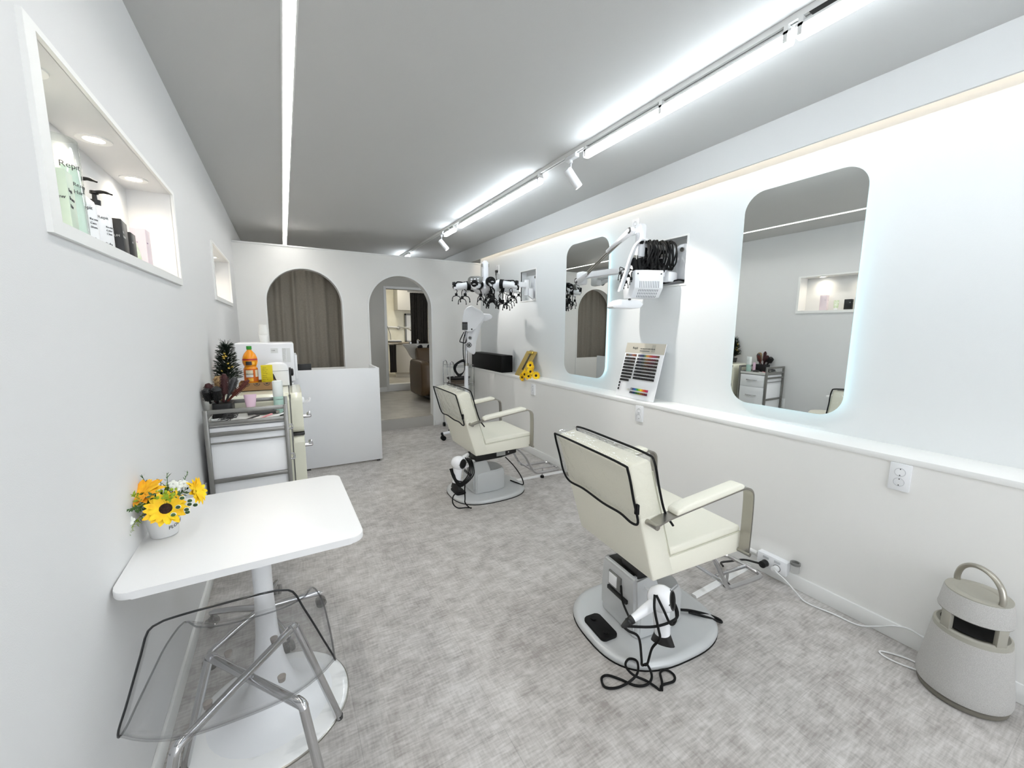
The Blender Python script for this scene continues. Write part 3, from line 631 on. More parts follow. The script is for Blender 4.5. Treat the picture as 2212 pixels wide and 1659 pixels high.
# ================================================================== STYLING CHAIRS
def chair(loc, rz, label):
    o = thing('styling_chair', label, 'salon chair', loc, rz, 'cream styling chairs')
    hw = .25
    # base plate and pedestal
    def sup(cx, a, b, n, N=64, taper=.0):
        out = []
        for k in range(N):
            t = 2*PI*k/N; c, s = math.cos(t), math.sin(t); x = a*abs(c)**(2/n)*(1 if c > 0 else -1); y = b*abs(s)**(2/n)*(1 if s > 0 else -1)*(1+taper*x/a); out.append((cx+x, y))
        return out
    bm = bm_new(); rings = []
    for f, z in ((1.0, 0.004), (1.012, .014), (1.0, .024), (.955, .033), (.90, .034)):
        rings.append([bm.verts.new((.205+(x-.205)*f, y*f, z)) for x, y in sup(.205, .325, .275, 2.7, taper=.0)])
    for A, B in zip(rings, rings[1:]):
        for k in range(64): bm.faces.new((A[k], A[(k+1) % 64], B[(k+1) % 64], B[k]))
    bm.faces.new(rings[-1]); b = obj('base_plate', bm, M_SILVER, o, ang=50)
    bm = bm_new(); prism(bm, [(.205+(x-.205)*1.01, y*1.01) for x, y in sup(.205, .325, .275, 2.7)], .006); obj('rubber_edge', bm, M_RUB, b)
    # lower housing with rounded nose, upper rear housing
    bm = bm_new(); P = [(.045, .11), (.06, .13), (.25, .135), (.33, .11), (.355, .06), (.355, -.06), (.33, -.11), (.25, -.135), (.06, -.13), (.045, -.11)]
    R0 = [bm.verts.new((x, y, .033)) for x, y in P]; R1 = [bm.verts.new((x, y, .175)) for x, y in P]; R2 = [bm.verts.new((.19+(x-.19)*.93, y*.88, .21)) for x, y in P]
    for A, B in ((R0, R1), (R1, R2)):
        for k in range(len(P)): bm.faces.new((A[k], A[(k+1) % len(P)], B[(k+1) % len(P)], B[k]))
    bm.faces.new(R2); bm.faces.new(list(reversed(R0)))
    bmesh.ops.bevel(bm, geom=[e for e in bm.edges], offset=.006, segments=2, affect='EDGES', clamp_overlap=True)
    obj('lower_housing', bm, M_SILVER, o)
    bm = bm_new(); P0 = [(.04, .125), (.225, .115), (.225, -.115), (.04, -.125)]; P1 = [(.035, .115), (.165, .095), (.165, -.095), (.035, -.115)]
    R0 = [bm.verts.new((x, y, .06)) for x, y in P0]; Rm = [bm.verts.new((x-.004, y, .17)) for x, y in P0]; R1 = [bm.verts.new((x, y, .318)) for x, y in P1]
    for A, B in ((R0, Rm), (Rm, R1)):
        for k in range(4): bm.faces.new((A[k], A[(k+1) % 4], B[(k+1) % 4], B[k]))
    bm.faces.new(R1); bm.faces.new(list(reversed(R0)))
    bmesh.ops.bevel(bm, geom=[e for e in bm.edges], offset=.014, segments=3, affect='EDGES', clamp_overlap=True)
    obj('upper_housing', bm, M_SILVER, o)
    bm = bm_new(); bx(bm, .05, .155, -.088, .088, .308, .3205, .004); bx(bm, .075, .10, -.05, .05, .319, .3225, .001); obj('housing_cap', bm, M_BLACK, o)
    # socket window in the rear face
    bm = bm_new(); bx(bm, .0275, .040, -.03, .055, .205, .275, .002); s = obj('socket_panel', bm, M_GREY, o)
    bm = bm_new(); bx(bm, .0250, .031, -.005, .050, .212, .268, .002); obj('socket', bm, M_WHITE, s)
    bm = bm_new(); bx(bm, .0245, .036, -.075, .058, .178, .196, .001, M=Matrix.Identity(4)); obj('name_plate', bm, M_BLACK, s)
    # black lift bracket running forward under the seat
    bm = bm_new(); prism(bm, [(.06, .300), (.06, .385), (.30, .398), (.43, .392), (.455, .37), (.455, .325), (.30, .305)], .11, XZ(-.10), bev=.006); br = obj('lift_bracket', bm, M_BLACK, o)
    bm = bm_new(); bx(bm, .26, .345, -.1012, -.0995, .322, .358); obj('rating_label', bm, mat('silver_label', rgb(170, 172, 170), .4), br)
    bm = bm_new(); cyl(bm, (.375, -.102, .343), (.375, -.099, .343), .006); obj('screw', bm, M_CHROME, br)
    bm = bm_new(); P = [(-.095, .052), (-.005, .052), (-.005, -.105), (-.095, -.105)]; prism(bm, rrect(.085, .155, .018, 5, -.052, -.0), .014, Matrix.Translation((.0, 0, .033)), bev=.003); cyl(bm, (-.055, .05, .046), (-.055, .05, .052), .013); cyl(bm, (-.055, -.045, .046), (-.055, -.045, .052), .013); obj('foot_pedal', bm, M_RUB, o)
    # upholstery
    bm = bm_new(); prism(bm, [(.0, .405), (-.15, .893), (-.135, .905), (-.06, .918), (-.045, .905), (.075, .50), (.11, .42), (.10, .408)], 2*hw, XZ(-hw), bev=.012, seg=3); back = obj('backrest', bm, M_CREAM, o, ang=50)
    bm = bm_new(); prism(bm, [(.02, .404), (.505, .412), (.515, .425), (.515, .505), (.50, .512), (.07, .488)], 2*hw-.002, XZ(-hw+.001), bev=.012, seg=3); obj('seat_base', bm, M_CREAM, o, ang=50)
    bm = bm_new(); prism(bm, [(.075, .470), (.49, .490), (.512, .506), (.512, .528), (.495, .540), (.30, .537), (.085, .525)], 2*hw-.012, XZ(-hw+.006), bev=.016, seg=3); obj('seat_cushion', bm, M_CREAM, o, ang=50)
    for s in (-1, 1):
        bm = bm_new(); tube(bm, [(-.037, s*hw, .870), (.085, s*hw, .495), (.30, s*hw, .503), (.505, s*hw, .512)], .0028, 6, M=None); obj('side_piping', bm, M_CREAMP, o)
        bm = bm_new(); tube(bm, [(-.125, s*(hw-.006), .86), (.02, s*(hw-.006), .41)], .0022, 6); obj('back_seam', bm, M_CREAMP, back)
    # arms: flat metal strap with a long pad
    for s in (-1, 1):
        yc = s*(hw+.028)
        bm = bm_new(); strap(bm, [(-.045, yc, .672), (.03, yc, .690), (.20, yc, .712), (.40, yc, .736), (.455, yc, .737), (.488, yc, .715), (.497, yc, .67), (.499, yc, .56), (.497, yc, .435)], .046, .008, (0, 1, 0), smooth=5)
        ar = obj('armrest_frame', bm, M_STEEL, o)
        bm = bm_new(); cyl(bm, (-.05, yc-.028, .671), (-.05, yc+.028, .671), .011); obj('mounting_pin', bm, M_STEEL, ar); bm = bm_new(); cyl(bm, (.497, yc-.028, .428), (.497, yc+.028, .428), .009); obj('mounting_pin', bm, M_STEEL, ar)
        bm = bm_new(); prism(bm, [(.045, .695), (.42, .741), (.43, .757), (.40, .768), (.08, .729), (.05, .716)], .058, XZ(yc-.029), bev=.009, seg=3); obj('arm_pad', bm, M_CREAM, ar, ang=60)
    # footrest
    bm = bm_new(); tube(bm, [(.40, -.12, .41), (.52, -.12, .30), (.60, -.12, .17), (.64, -.12, .12), (.70, -.115, .105), (.88, -.115, .10), (.915, -.10, .10), (.925, -.06, .10), (.925, .06, .10), (.915, .10, .10), (.88, .115, .10), (.70, .115, .105), (.64, .12, .12), (.60, .12, .17), (.52, .12, .30), (.40, .12, .41)], .0115, 10, 4)
    tube(bm, [(.64, -.12, .125), (.64, .12, .125)], .009, 10); tube(bm, [(.68, -.02, .108), (.92, -.02, .10)], .008, 8); fr = obj('footrest', bm, M_CHROME, o)
    bm = bm_new(); tube(bm, [(.80, .0, .10), (.80, .0, .02)], .007, 8); obj('support_rod', bm, M_CHROME, fr)
    bm = bm_new(); lathe(bm, [(.016, .0), (.018, .004), (.018, .016), (.012, .022)], 16, Matrix.Translation((.80, .0, 0))); obj('rubber_foot', bm, M_RUB, fr)
    # clear cover with black piping
    bm = bm_new(); C = [(-.098, .690), (-.160, .895), (-.150, .912), (-.135, .918), (-.055, .930), (-.038, .918), (.03, .700), (.045, .66)]
    V = [[bm.verts.new((x, y, z)) for x, z in C] for y in (-hw-.008, -hw*.5, 0, hw*.5, hw+.008)]
    for A, B in zip(V, V[1:]):
        for k in range(len(C)-1): bm.faces.new((A[k], A[k+1], B[k+1], B[k]))
    for y in (-hw-.008, hw+.008):
        q = V[0] if y < 0 else V[-1]; bm.faces.new((q[0], q[1], q[2], q[3], q[4], q[5], q[6]))
    cv = obj('plastic_cover', bm, M_FILM, o, ang=40)
    def dn(x): return x
    bm = bm_new(); y = hw+.006
    def onback(yy, t): return (-.098-.062*t-.004, yy, .685+.218*t)      # t 0 bottom .. 1 top
    L = [onback(-y+.03, 1.02), onback(0, 1.03), onback(y-.03, 1.02), onback(y, .95), onback(y, .5), onback(y, .12), onback(y-.04, -.06), onback(.10, -.03), onback(-.04, -.08), onback(-.15, -.06), onback(-y+.04, -.12), onback(-y, -.02), onback(-y, .4), onback(-y, .93)]
    tube(bm, L, .0048, 8, 5, closed=True)
    F = [(.065, y+.015, .64), (.028, y+.004, .70), (-.004, y, .80), (-.035, y, .905), (-.046, y-.035, .932), (-.048, 0, .936), (-.046, -y+.035, .932), (-.035, -y, .905), (-.004, -y, .80), (.028, -y-.004, .70), (.065, -y-.015, .64)]
    tube(bm, F, .0048, 8, 5); obj('piping', bm, M_RUB, cv)
    bm = bm_new(); bx(bm, -.118, -.104, -y-.010, -y+.006, .715, .755, .003); obj('zip_pull', bm, M_RUB, cv)
    return o
C1 = ((1.236, 1.236, 0), math.radians(-5)); C2 = ((1.250, 3.005, 0), 0)
chair(C1[0], C1[1], 'cream salon chair with clear back cover nearest the viewer, facing the large mirror')
chair(C2[0], C2[1], 'cream salon chair with clear back cover farther back, facing the second mirror')

# ================================================================== HAIR DRYERS
def dryer(name_label, loc, noz, hnd, back, cord_pts, holder=None, R=.05):
    o = thing('hair_dryer', name_label, 'hair dryer', loc, 0, 'white hair dryers hung on the chairs')
    n = Vector(noz).normalized(); h = Vector(hnd).normalized(); b = Vector(back).normalized()
    Mb = frameM((0, 0, 0), b.orthogonal(), b.cross(b.orthogonal()), b)
    bm = bm_new(); lathe(bm, [(0, -R*1.0), (R*.45, -R*.93), (R*.8, -R*.65), (R*1.0, -R*.1), (R*1.0, R*.3), (R*.82, R*.72), (R*.70, R*.86), (R*.66, R*.84)], 36, Mb, cap=False); body = obj('motor_body', bm, M_WHITEG, o)
    bm = bm_new(); lathe(bm, [(R*.70, R*.86), (R*.69, R*.93), (R*.62, R*.93), (R*.60, R*.82)], 32, Mb, cap=False); obj('grille_ring', bm, M_DARK, body)
    bm = bm_new(); lathe(bm, [(0, R*.80), (R*.62, R*.83)], 32, Mb, cap=False)
    for k in range(7): bx(bm, -R*.6, R*.6, (k-3)*R*.17-.0008, (k-3)*R*.17+.0008, R*.80, R*.86, M=Mb)
    obj('intake_grille', bm, M_BLACK, body)
    bm = bm_new(); tube(bm, [n*R*.2, n*R*1.0, n*R*2.2, n*R*2.85], [R*.76, R*.68, R*.62, R*.60], 24); obj('barrel', bm, M_WHITEG, o)
    side = n.cross(b).normalized(); Mn = frameM(n*R*2.8, side, n.cross(side), n); bm = bm_new()
    q = [bm.verts.new(Mn @ Vector((R*.57*math.cos(a), R*.57*math.sin(a), 0))) for a in [2*PI*k/16 for k in range(16)]]; q2 = [bm.verts.new(Mn @ Vector((R*.34*math.cos(a), R*.92*math.sin(a), R*.95))) for a in [2*PI*k/16 for k in range(16)]]
    for k in range(16): bm.faces.new((q[k], q[(k+1) % 16], q2[(k+1) % 16], q2[k]))
    bm.faces.new(q2); obj('concentrator_nozzle', bm, M_BLACK, o)
    bm = bm_new(); tube(bm, [h*R*.5, h*R*1.4, h*R*2.4, h*R*2.9], [R*.50, R*.44, R*.34, R*.31], 20, sy=.85); hd = obj('handle', bm, M_WHITEG, o)
    bm = bm_new(); tube(bm, [h*R*2.85, h*R*3.1, h*R*3.15, h*R*3.3, h*R*3.35, h*R*3.6, h*R*3.9], [R*.33, R*.30, R*.27, R*.30, R*.25, R*.2, R*.1], 16); obj('strain_relief', bm, M_BLACK, hd)
    for c in cord_pts:
        bm = bm_new(); tube(bm, [Vector(p)-Vector(loc) for p in c], .0048, 8, 6); obj('power_cord', bm, M_RUB, o)
    return o
D1 = Vector((1.212, .945, .362))
h1 = Vector((-.86, .10, -.30)).normalized(); he = D1+h1*.05*3.8
fl = [(1418, 1443)]
cords1 = [
 [(1.285, 1.225, .235), (1.262, 1.20, .238), (1.235, 1.16, .20), (1.19, 1.08, .20), (1.12, 1.00, .26), he],
 [he, he+Vector((.03, -.004, -.03)), (1.10, .945, .24), (1.14, .96, .12), (1.175, .985, .055), (1.205, .985, .045), (1.20, .955, .02), (1.165, .945, .008), (1.12, .965, .007), (1.085, 1.02, .007), (1.055, 1.055, .007), (1.025, 1.055, .007), (1.01, 1.02, .007), (1.045, .995, .007), (1.10, .985, .012), (1.15, .985, .03), (1.185, 1.02, .04), (1.165, 1.045, .04), (1.13, 1.03, .038), (1.13, .99, .03), (1.17, .955, .012), (1.185, .925, .006), (1.19, .905, .006), (1.215, .915, .006), (1.27, .905, .006), (1.295, .925, .006), (1.285, .955, .008), (1.25, .955, .012), (1.225, .925, .007), (1.195, .90, .006)],
 [D1+Vector((-.055, -.015, .045)), D1+Vector((-.07, -.03, .0)), D1+Vector((-.06, -.045, -.075)), D1+Vector((-.05, -.045, -.12)), (1.16, .93, .18), (1.17, .955, .09), (1.19, .985, .05), (1.20, .985, .045)],
 [D1+Vector((-.052, -.02, .045)), D1+Vector((-.045, -.052, .0)), D1+Vector((-.01, -.060, -.065)), D1+Vector((.04, -.045, -.070)), D1+Vector((.058, -.02, -.03)), D1+Vector((.03, -.055, -.055)), D1+Vector((-.06, -.03, -.075)), he]]
dryer('white hair dryer with tangled black cord hung behind the near styling chair', D1, (.06, -.07, -1), h1, (.42, -.86, .22), cords1)
o = thing('dryer_holder', 'chrome ring dryer holder on the side of the near chair pedestal', 'holder', (1.30, 1.06, .27), 0, 'dryer holders on the chairs')
bm = bm_new(); tube(bm, [(-.03+.036*math.cos(a), -.06+.036*math.sin(a), 0) for a in [2*PI*k/24 for k in range(24)]], .005, 8, closed=True, sx=1.6); tube(bm, [(0, -.035, 0), (.02, .0, 0), (.02, .06, .0)], .005, 8, 4); obj('ring', bm, M_WHITE, o)
D2 = Vector((1.105, 2.765, .375))
cl = []
for k in range(4):
    a = .010*k; cl.append([D2+Vector((.055+a, -.01-a, .035)), D2+Vector((.085+a, -.02, -.03)), D2+Vector((.065+a, -.035-a, -.10)), D2+Vector((.0, -.048, -.145-a)), D2+Vector((-.035-a*.5, -.03, -.11)), D2+Vector((-.035-a, .01, -.04))])
cl.append([D2+Vector((-.04, .01, -.05)), D2+Vector((-.03, -.035, -.12)), D2+Vector((.03, -.045, -.15)), D2+Vector((.03, -.05, -.20)), D2+Vector((.03, -.055, -.27)), (1.14, 2.72, .06), (1.17, 2.71, .02), (1.19, 2.715, .008)])
cl.append([D2+Vector((-.02, .0, -.24)), D2+Vector((-.05, -.01, -.26)), D2+Vector((-.055, -.02, -.31)), D2+Vector((-.02, -.03, -.35)), (1.15, 2.73, .015), (1.19, 2.71, .012)])
dryer('white hair dryer with coiled black cord hung behind the far styling chair', D2, (-.10, .02, -1), (.70, .55, .12), (.45, -.89, .0), cl, R=.054)
o = thing('dryer_holder', 'white ring dryer holder on the rear of the far chair pedestal', 'holder', (1.235, 2.86, .325), 0, 'dryer holders on the chairs')
bm = bm_new(); tube(bm, [(-.06+.032*math.cos(a), -.05+.032*math.sin(a), 0) for a in [2*PI*k/24 for k in range(24)]], .005, 8, closed=True, sx=1.6); tube(bm, [(-.035, -.03, 0), (.0, .0, 0), (.06, .04, .0)], .005, 8, 4); obj('ring', bm, M_WHITE, o)
bm = bm_new(); tube(bm, [(1.60, 2.915, .30), (1.66, 2.86, .22), (1.72, 2.84, .12), (1.75, 2.86, .04), (1.72, 2.93, .04), (1.70, 3.0, .04)], .005, 8, 5); o = obj('power_cord', bm, M_RUB); rebase(o, (1.60, 2.915, .30)); tag(o, 'black cord drooping from under the far styling chair to its base', 'cord')
bm = bm_new(); tube(bm, [(1.60, 1.13, .045), (1.64, 1.10, .045), (1.70, 1.06, .03), (1.735, 1.02, .02), (1.725, 1.0, .02), (1.68, 1.04, .035), (1.62, 1.10, .045)], .006, 8, 5); o = obj('black_cord_loop', bm, M_RUB); rebase(o, (1.60, 1.13, .045)); tag(o, 'short black cord loop lying on the front of the near chair base', 'cord')

# ================================================================== TABLE, CLEAR CHAIR, STOOL
o = thing('cafe_table', 'small white square table with rounded corners and a trumpet pedestal by the left wall', 'table', (-.12, 1.61, 0))
bm = bm_new(); prism(bm, rrect(.622, .645, .045, 8), .022, Matrix.Translation((-.004, .02, .70)) @ Matrix.Rotation(math.radians(1.0), 4, 'Z'), bev=.004); obj('table_top', bm, mat('white_table_top', rgb(240, 240, 240), .35), o)
bm = bm_new(); lathe(bm, [(.036, .70), (.034, .66), (.030, .56), (.030, .44), (.036, .30), (.048, .20), (.075, .10), (.11, .05), (.15, .027), (.20, .018)], 40, Matrix.Translation((0, -.04, 0)), cap=False); obj('pedestal', bm, M_WHITE, o)
bm = bm_new(); lathe(bm, [(0, .018), (.20, .018), (.245, .014), (.255, .009), (.256, .0), (0, 0)], 64, Matrix.Translation((0, -.05, 0))); obj('base_disc', bm, noisy('white_marble', rgb(246, 246, 245), rgb(226, 227, 226), 5, .12, vec=(1, 3, 1), lo=.56, hi=.66), o)
bm = bm_new(); lathe(bm, [(.255, .0), (.259, .0), (.259, .006), (.255, .008)], 64, Matrix.Translation((0, -.05, 0)), cap=False); obj('base_edge', bm, M_STEEL, o)

def clear_chair():
    o = thing('clear_chair', 'clear acrylic chair with black rim and crossed chrome legs before the white table', 'chair', (-.150, 1.274, 0), math.radians(-1.0))
    # rows from the front lip of the seat to the top of the back: (y, z, half width, side rise, forward pull of the sides)
    rows = [(.215, .430, .155, .025, 0), (.205, .447, .180, .040, 0), (.12, .432, .204, .054, 0), (.02, .418, .214, .062, 0), (-.08, .412, .219, .068, .0), (-.15, .416, .220, .068, .004),
            (-.195, .436, .220, .062, .010), (-.220, .475, .214, .052, .022), (-.236, .545, .196, .034, .032), (-.246, .630, .174, .016, .032), (-.256, .70, .154, .006, .030), (-.263, .765, .134, -.002, .026), (-.267, .798, .104, -.014, .018)]
    NU = 20; bm = bm_new(); G = []; C = []
    # densify rows
    R5 = smooth_pts([(a, b, c) for a, b, c, d, e in rows], 3); Rde = smooth_pts([(d, e, 0) for a, b, c, d, e in rows], 3)
    for p, q in zip(R5, Rde):
        row = []
        for k in range(NU+1):
            u = -1+2*k/NU; e = abs(u)**3.2
            row.append(bm.verts.new((p.z*math.sin(u*PI/2)**1 if False else p.z*u, p.x+q.y*e, p.y+q.x*e)))
        G.append(row)
    for A, B in zip(G, G[1:]):
        for k in range(NU): bm.faces.new((A[k], A[k+1], B[k+1], B[k]))
    # outline of the back edge for the black rim
    co = [[v.co.copy() for v in r] for r in G]
    i0 = 17
    rim = [r[0] for r in co[i0:]] + co[-1][1:-1] + [r[-1] for r in reversed(co[i0:])]
    edge = [r[0] for r in reversed(co[:i0+1])] + co[0][1:-1] + [r[-1] for r in co[:i0+1]]
    sh = obj('seat_shell', bm, M_CLEAR, o, ang=80)
    md = sh.modifiers.new('thickness', 'SOLIDIFY'); md.thickness = .004
    bm = bm_new(); tube(bm, rim, .0024, 8); obj('dark_rim', bm, mat('smoky_edge', rgb(22, 24, 27), .2), sh)
    bm = bm_new(); tube(bm, edge, .0026, 8); obj('seat_edge', bm, clear_mat('smoky_clear_edge', (.62, .62, .63, 1), 1.2), sh)
    # crossed tubes bending into the legs
    for sgn in (1, -1):
        bm = bm_new(); f1 = Vector((sgn*.215, .125, 0)); f0 = Vector((-sgn*.215, -.20, 0))
        a = Vector((sgn*.115, .155, .396)); b = Vector((-sgn*.132, -.158, .396)); zz = -.018 if sgn < 0 else 0
        tube(bm, [b+Vector((0, 0, zz)), a+Vector((0, 0, zz))], .0125, 12); obj('cross_tube', bm, M_CHROME, o)
    for (x, y, fx, fy) in ((.115, .155, .236, .13), (-.115, .155, -.215, .18), (.132, -.158, .19, -.205), (-.132, -.158, -.22, -.19)):
        z0 = .400 if (x > 0) == (y > 0) else .384
        bm = bm_new(); tube(bm, [(x*.9, y*.9, z0), (x*.99, y*.99, z0-.003), (x*1.04, y*1.04, z0-.014), (x+(fx-x)*.14, y+(fy-y)*.14, z0-.045), (fx, fy, .004)], [.0125]*9+[.0125]*4+[.011], 12, 3); lg = obj('leg', bm, M_CHROME, o)
        bm = bm_new(); cyl(bm, (fx, fy, 0), (fx, fy, .014), .012); obj('foot_cap', bm, M_DARK, lg)
    for (x, y) in ((.06, .10), (-.06, .10), (.085, -.075), (-.085, -.075)):
        bm = bm_new(); cyl(bm, (x, y, .402), (x, y, .416), .009, .011); obj('mounting_boss', bm, mat('smoky_boss', rgb(158, 150, 144), .15), o)
    return o
clear_chair()

o = thing('wheeled_stool', 'chrome five-star wheeled stool pushed under the far side of the white table', 'stool', (-.165, 2.055, 0), math.radians(6))
bm = bm_new(); lathe(bm, [(0, .44), (.15, .44), (.165, .45), (.168, .475), (.155, .49), (0, .492)], 40); obj('seat', bm, M_CREAM, o)
bm = bm_new(); cyl(bm, (0, 0, .07), (0, 0, .44), .02, .014); lathe(bm, [(.032, .06), (.03, .11), (.02, .12)], 24); obj('gas_lift', bm, M_CHROME, o)
for k in range(5):
    a = 2*PI*k/5; c, s = math.cos(a), math.sin(a)
    bm = bm_new(); tube(bm, [(c*.02, s*.02, .095), (c*.12, s*.12, .088), (c*.235, s*.235, .072), (c*.25, s*.25, .066)], [.016, .014, .012, .010], 12, up=(0, 0, 1)); am = obj('star_arm', bm, M_CHROME, o)
    bm = bm_new(); cyl(bm, (c*.245, s*.245, .068), (c*.245, s*.245, .045), .006); w = Vector((-s, c, 0))
    for q in (-1, 1): cyl(bm, Vector((c*.245, s*.245, .024))+w*(.006*q), Vector((c*.245, s*.245, .024))+w*(.017*q), .024)
    obj('caster', bm, clear_mat('clear_caster', (.7, .7, .7, 1), 1.6), am)

# ------------------------------------------------------------------ flower pot on the table
o = thing('flower_pot', 'small white pot of artificial sunflowers, white blossoms and greenery on the table', 'flower pot', (-.381, 1.632, .7235))
bm = bm_new(); lathe(bm, [(.0, 0), (.034, 0), (.036, .003), (.048, .078), (.051, .084), (.048, .086), (.043, .075), (0, .07)], 40); obj('pot', bm, mat('chalk_white', rgb(226, 226, 226), .8), o)
def wrap_text(s, size, r, z, a0, par, tilt=0):
    t = text('lettering', s, size, Matrix.Identity(4), M_INK, par, depth=.0003)
    for v in t.data.vertices:
        x, y, h = v.co; a = a0+x/r; t_ = z+y+tilt*x; rr = .036+(.048-.036)*t_/.078+.0006+h
        v.co = (rr*math.cos(a), rr*math.sin(a), t_)
wrap_text('FLOWER', .016, .045, .026, math.radians(-62), o, .15)
wrap_text('beauty', .012, .047, .055, math.radians(-48), o, .15)
bm = bm_new(); sphere(bm, (0, 0, .10), .042, (1, 1, .7)); obj('foliage_core', bm, mat('dark_foliage', rgb(30, 44, 24), .8), o)
camd = Vector((.22, -.93, .30))
sunflower('sunflower', o, (.022, -.055, .105), (.22, -.80, .50), .058)
sunflower('sunflower', o, (-.040, -.012, .150), (-.15, -.45, .85), .060, M_PETO, seed=False)
sunflower('sunflower', o, (.088, .01, .125), (.85, -.25, .30), .048, seed=False)
rng = random.Random(3)
def sprig(p0, d, L, n, leaf, m, par, name='foliage_sprig', w=.4):
    bm = bm_new(); d = Vector(d).normalized(); p0 = Vector(p0); q = [p0, p0+d*L*.5+Vector((0, 0, L*.06)), p0+d*L]
    tube(bm, q, .0009, 5, 3)
    for k in range(n):
        t = .25+.75*k/n; c = p0+d*L*t; a = rng.uniform(0, 2*PI); s = d.orthogonal().normalized(); s = Matrix.Rotation(a, 3, d) @ s; g = (s+d*.6).normalized(); b = g.cross(d).normalized()
        l = leaf*rng.uniform(.7, 1.2)
        v = [bm.verts.new(c), bm.verts.new(c+g*l*.5+b*l*w*.5), bm.verts.new(c+g*l), bm.verts.new(c+g*l*.5-b*l*w*.5)]; bm.faces.new(v)
    return obj(name, bm, m, par, ang=60)
for k in range(30):
    a = rng.uniform(0, 2*PI); sprig((0, 0, .10), (math.cos(a)*.8+.1, math.sin(a)*.8-.25, rng.uniform(.3, 1.1)), rng.uniform(.055, .085), 14, .017, M_LEAF if k % 3 else M_LEAFY, o)
sprig((-.03, -.03, .11), (-.12, -.6, .25), .085, 22, .016, M_LEAF, o); sprig((-.03, -.03, .12), (-.2, -.5, .6), .075, 20, .016, M_LEAFY, o)
sprig((-.03, -.02, .10), (-.30, -.9, -.35), .10, 26, .014, M_LEAFY, o, w=.25); sprig((-.03, -.02, .09), (-.42, -.8, -.2), .085, 22, .014, M_LEAF, o, w=.25)
for p, d in (((.02, .0, .14), (.05, 0, 1)), ((-.03, .02, .14), (-.25, .1, 1)), ((.05, .02, .13), (.35, .1, 1))): sprig(p, d, .065, 14, .016, M_LEAF, o, w=.16)
def blossom(c, r, n):
    bm = bm_new(); n = Vector(n).normalized(); x = n.orthogonal().normalized(); M = frameM(c, x, n.cross(x), n)
    for k in range(5): sphere(bm, (r*.55*math.cos(k*1.2566), r*.55*math.sin(k*1.2566), 0), r*.42, (1, 1, .25), M=M, u=8, v=6)
    obj('white_blossom', bm, M_BLOS, o)
for c in ((-.062, -.075, .125), (-.078, -.055, .105), (-.055, -.088, .098), (-.085, -.07, .13), (.035, .0, .165), (.05, .012, .158), (.045, -.012, .155), (.062, -.0, .16), (.075, -.045, .10)): blossom(c, .014, (rng.uniform(-.4, .3), -.8, .5))
bm = bm_new()
for k in range(34):
    c = Vector((rng.uniform(-.005, .05), rng.uniform(-.055, -.01), 0)); c.z = .135+rng.uniform(-.02, .025); sphere(bm, c, rng.uniform(.003, .0055), u=7, v=5)
obj('yellow_bud_cluster', bm, M_LEAFY, o)['kind'] = 'stuff'
bm = bm_new()
for k in range(9):
    c = Vector((.045+rng.uniform(-.01, .05), -.055+rng.uniform(-.02, .03), .10+rng.uniform(-.015, .035))); sphere(bm, c, .008, (1, .35, .85), M=Matrix.Identity(4), u=10, v=6, mi=1); sphere(bm, c+Vector((0, -.002, 0)), .0065, (1, .35, .85), u=10, v=6)
obj('variegated_leaves', bm, [M_LEAF, M_BLOS], o)

# ================================================================== NICHE BOTTLES
ZS = N1[2]+.0005
M_MINT = noisy('mint_print', rgb(196, 214, 196), rgb(214, 228, 208), 8, .4)
def carton(name, label, x, y, sx, sy, h, m, rz=0, cat='box', group=None, txt=None, tm=None, ts=.011):
    o = thing(name, label, cat, (x, y, ZS), rz, group); bm = bm_new(); bx(bm, -sx/2, sx/2, -sy/2, sy/2, 0, h, .0015); obj('carton', bm, m, o)
    if txt:
        for i, t in enumerate(txt):
            for M in (frameM((-sx/2+.006, -sy/2-.0006, h*.66-i*ts*1.5), (1, 0, 0), (0, 0, 1)), frameM((sx/2+.0006, -sy/2+.006, h*.66-i*ts*1.5), (0, 1, 0), (0, 0, 1))): text('lettering', t, ts, M, tm or M_INK, o, depth=.0003)
    return o
carton('product_box', 'pale green product box at the near end of the near wall niche', -.478, 1.505, .05, .06, .155, M_MINT, .10, txt=['Repit', 'Re.new', 'Hair'], ts=.013)
o = thing('product_tube', 'tall clear cylinder with pale green lower half, tallest item in the near wall niche', 'bottle', (-.512, 1.648, ZS))
bm = bm_new(); lathe(bm, [(0, 0), (.040, 0), (.043, .004), (.043, .275), (.038, .28), (0, .28)], 40); obj('outer_tube', bm, clear_mat('milky_clear', (.93, .95, .94, 1), 1.2, edge=(.70, .74, .72, 1)), o)
bm = bm_new(); lathe(bm, [(0, .004), (.039, .004), (.039, .20), (.036, .205), (.0, .205)], 40); obj('green_liquid', bm, mat('pale_green_bottle', rgb(206, 226, 214), .25), o)
def cyltext(s, size, r, z, a0, par, m=None):
    t = text('lettering', s, size, Matrix.Identity(4), m or M_INK, par, depth=.0003)
    for v in t.data.vertices: x, y, h = v.co; a = a0+x/r; v.co = ((r+.0008+h)*math.cos(a), (r+.0008+h)*math.sin(a), z+y)
cyltext('Repit', .022, .043, .195, math.radians(-75), o); cyltext('Re.new', .014, .043, .15, math.radians(-45), o); cyltext('Hair', .014, .043, .13, math.radians(-45), o)
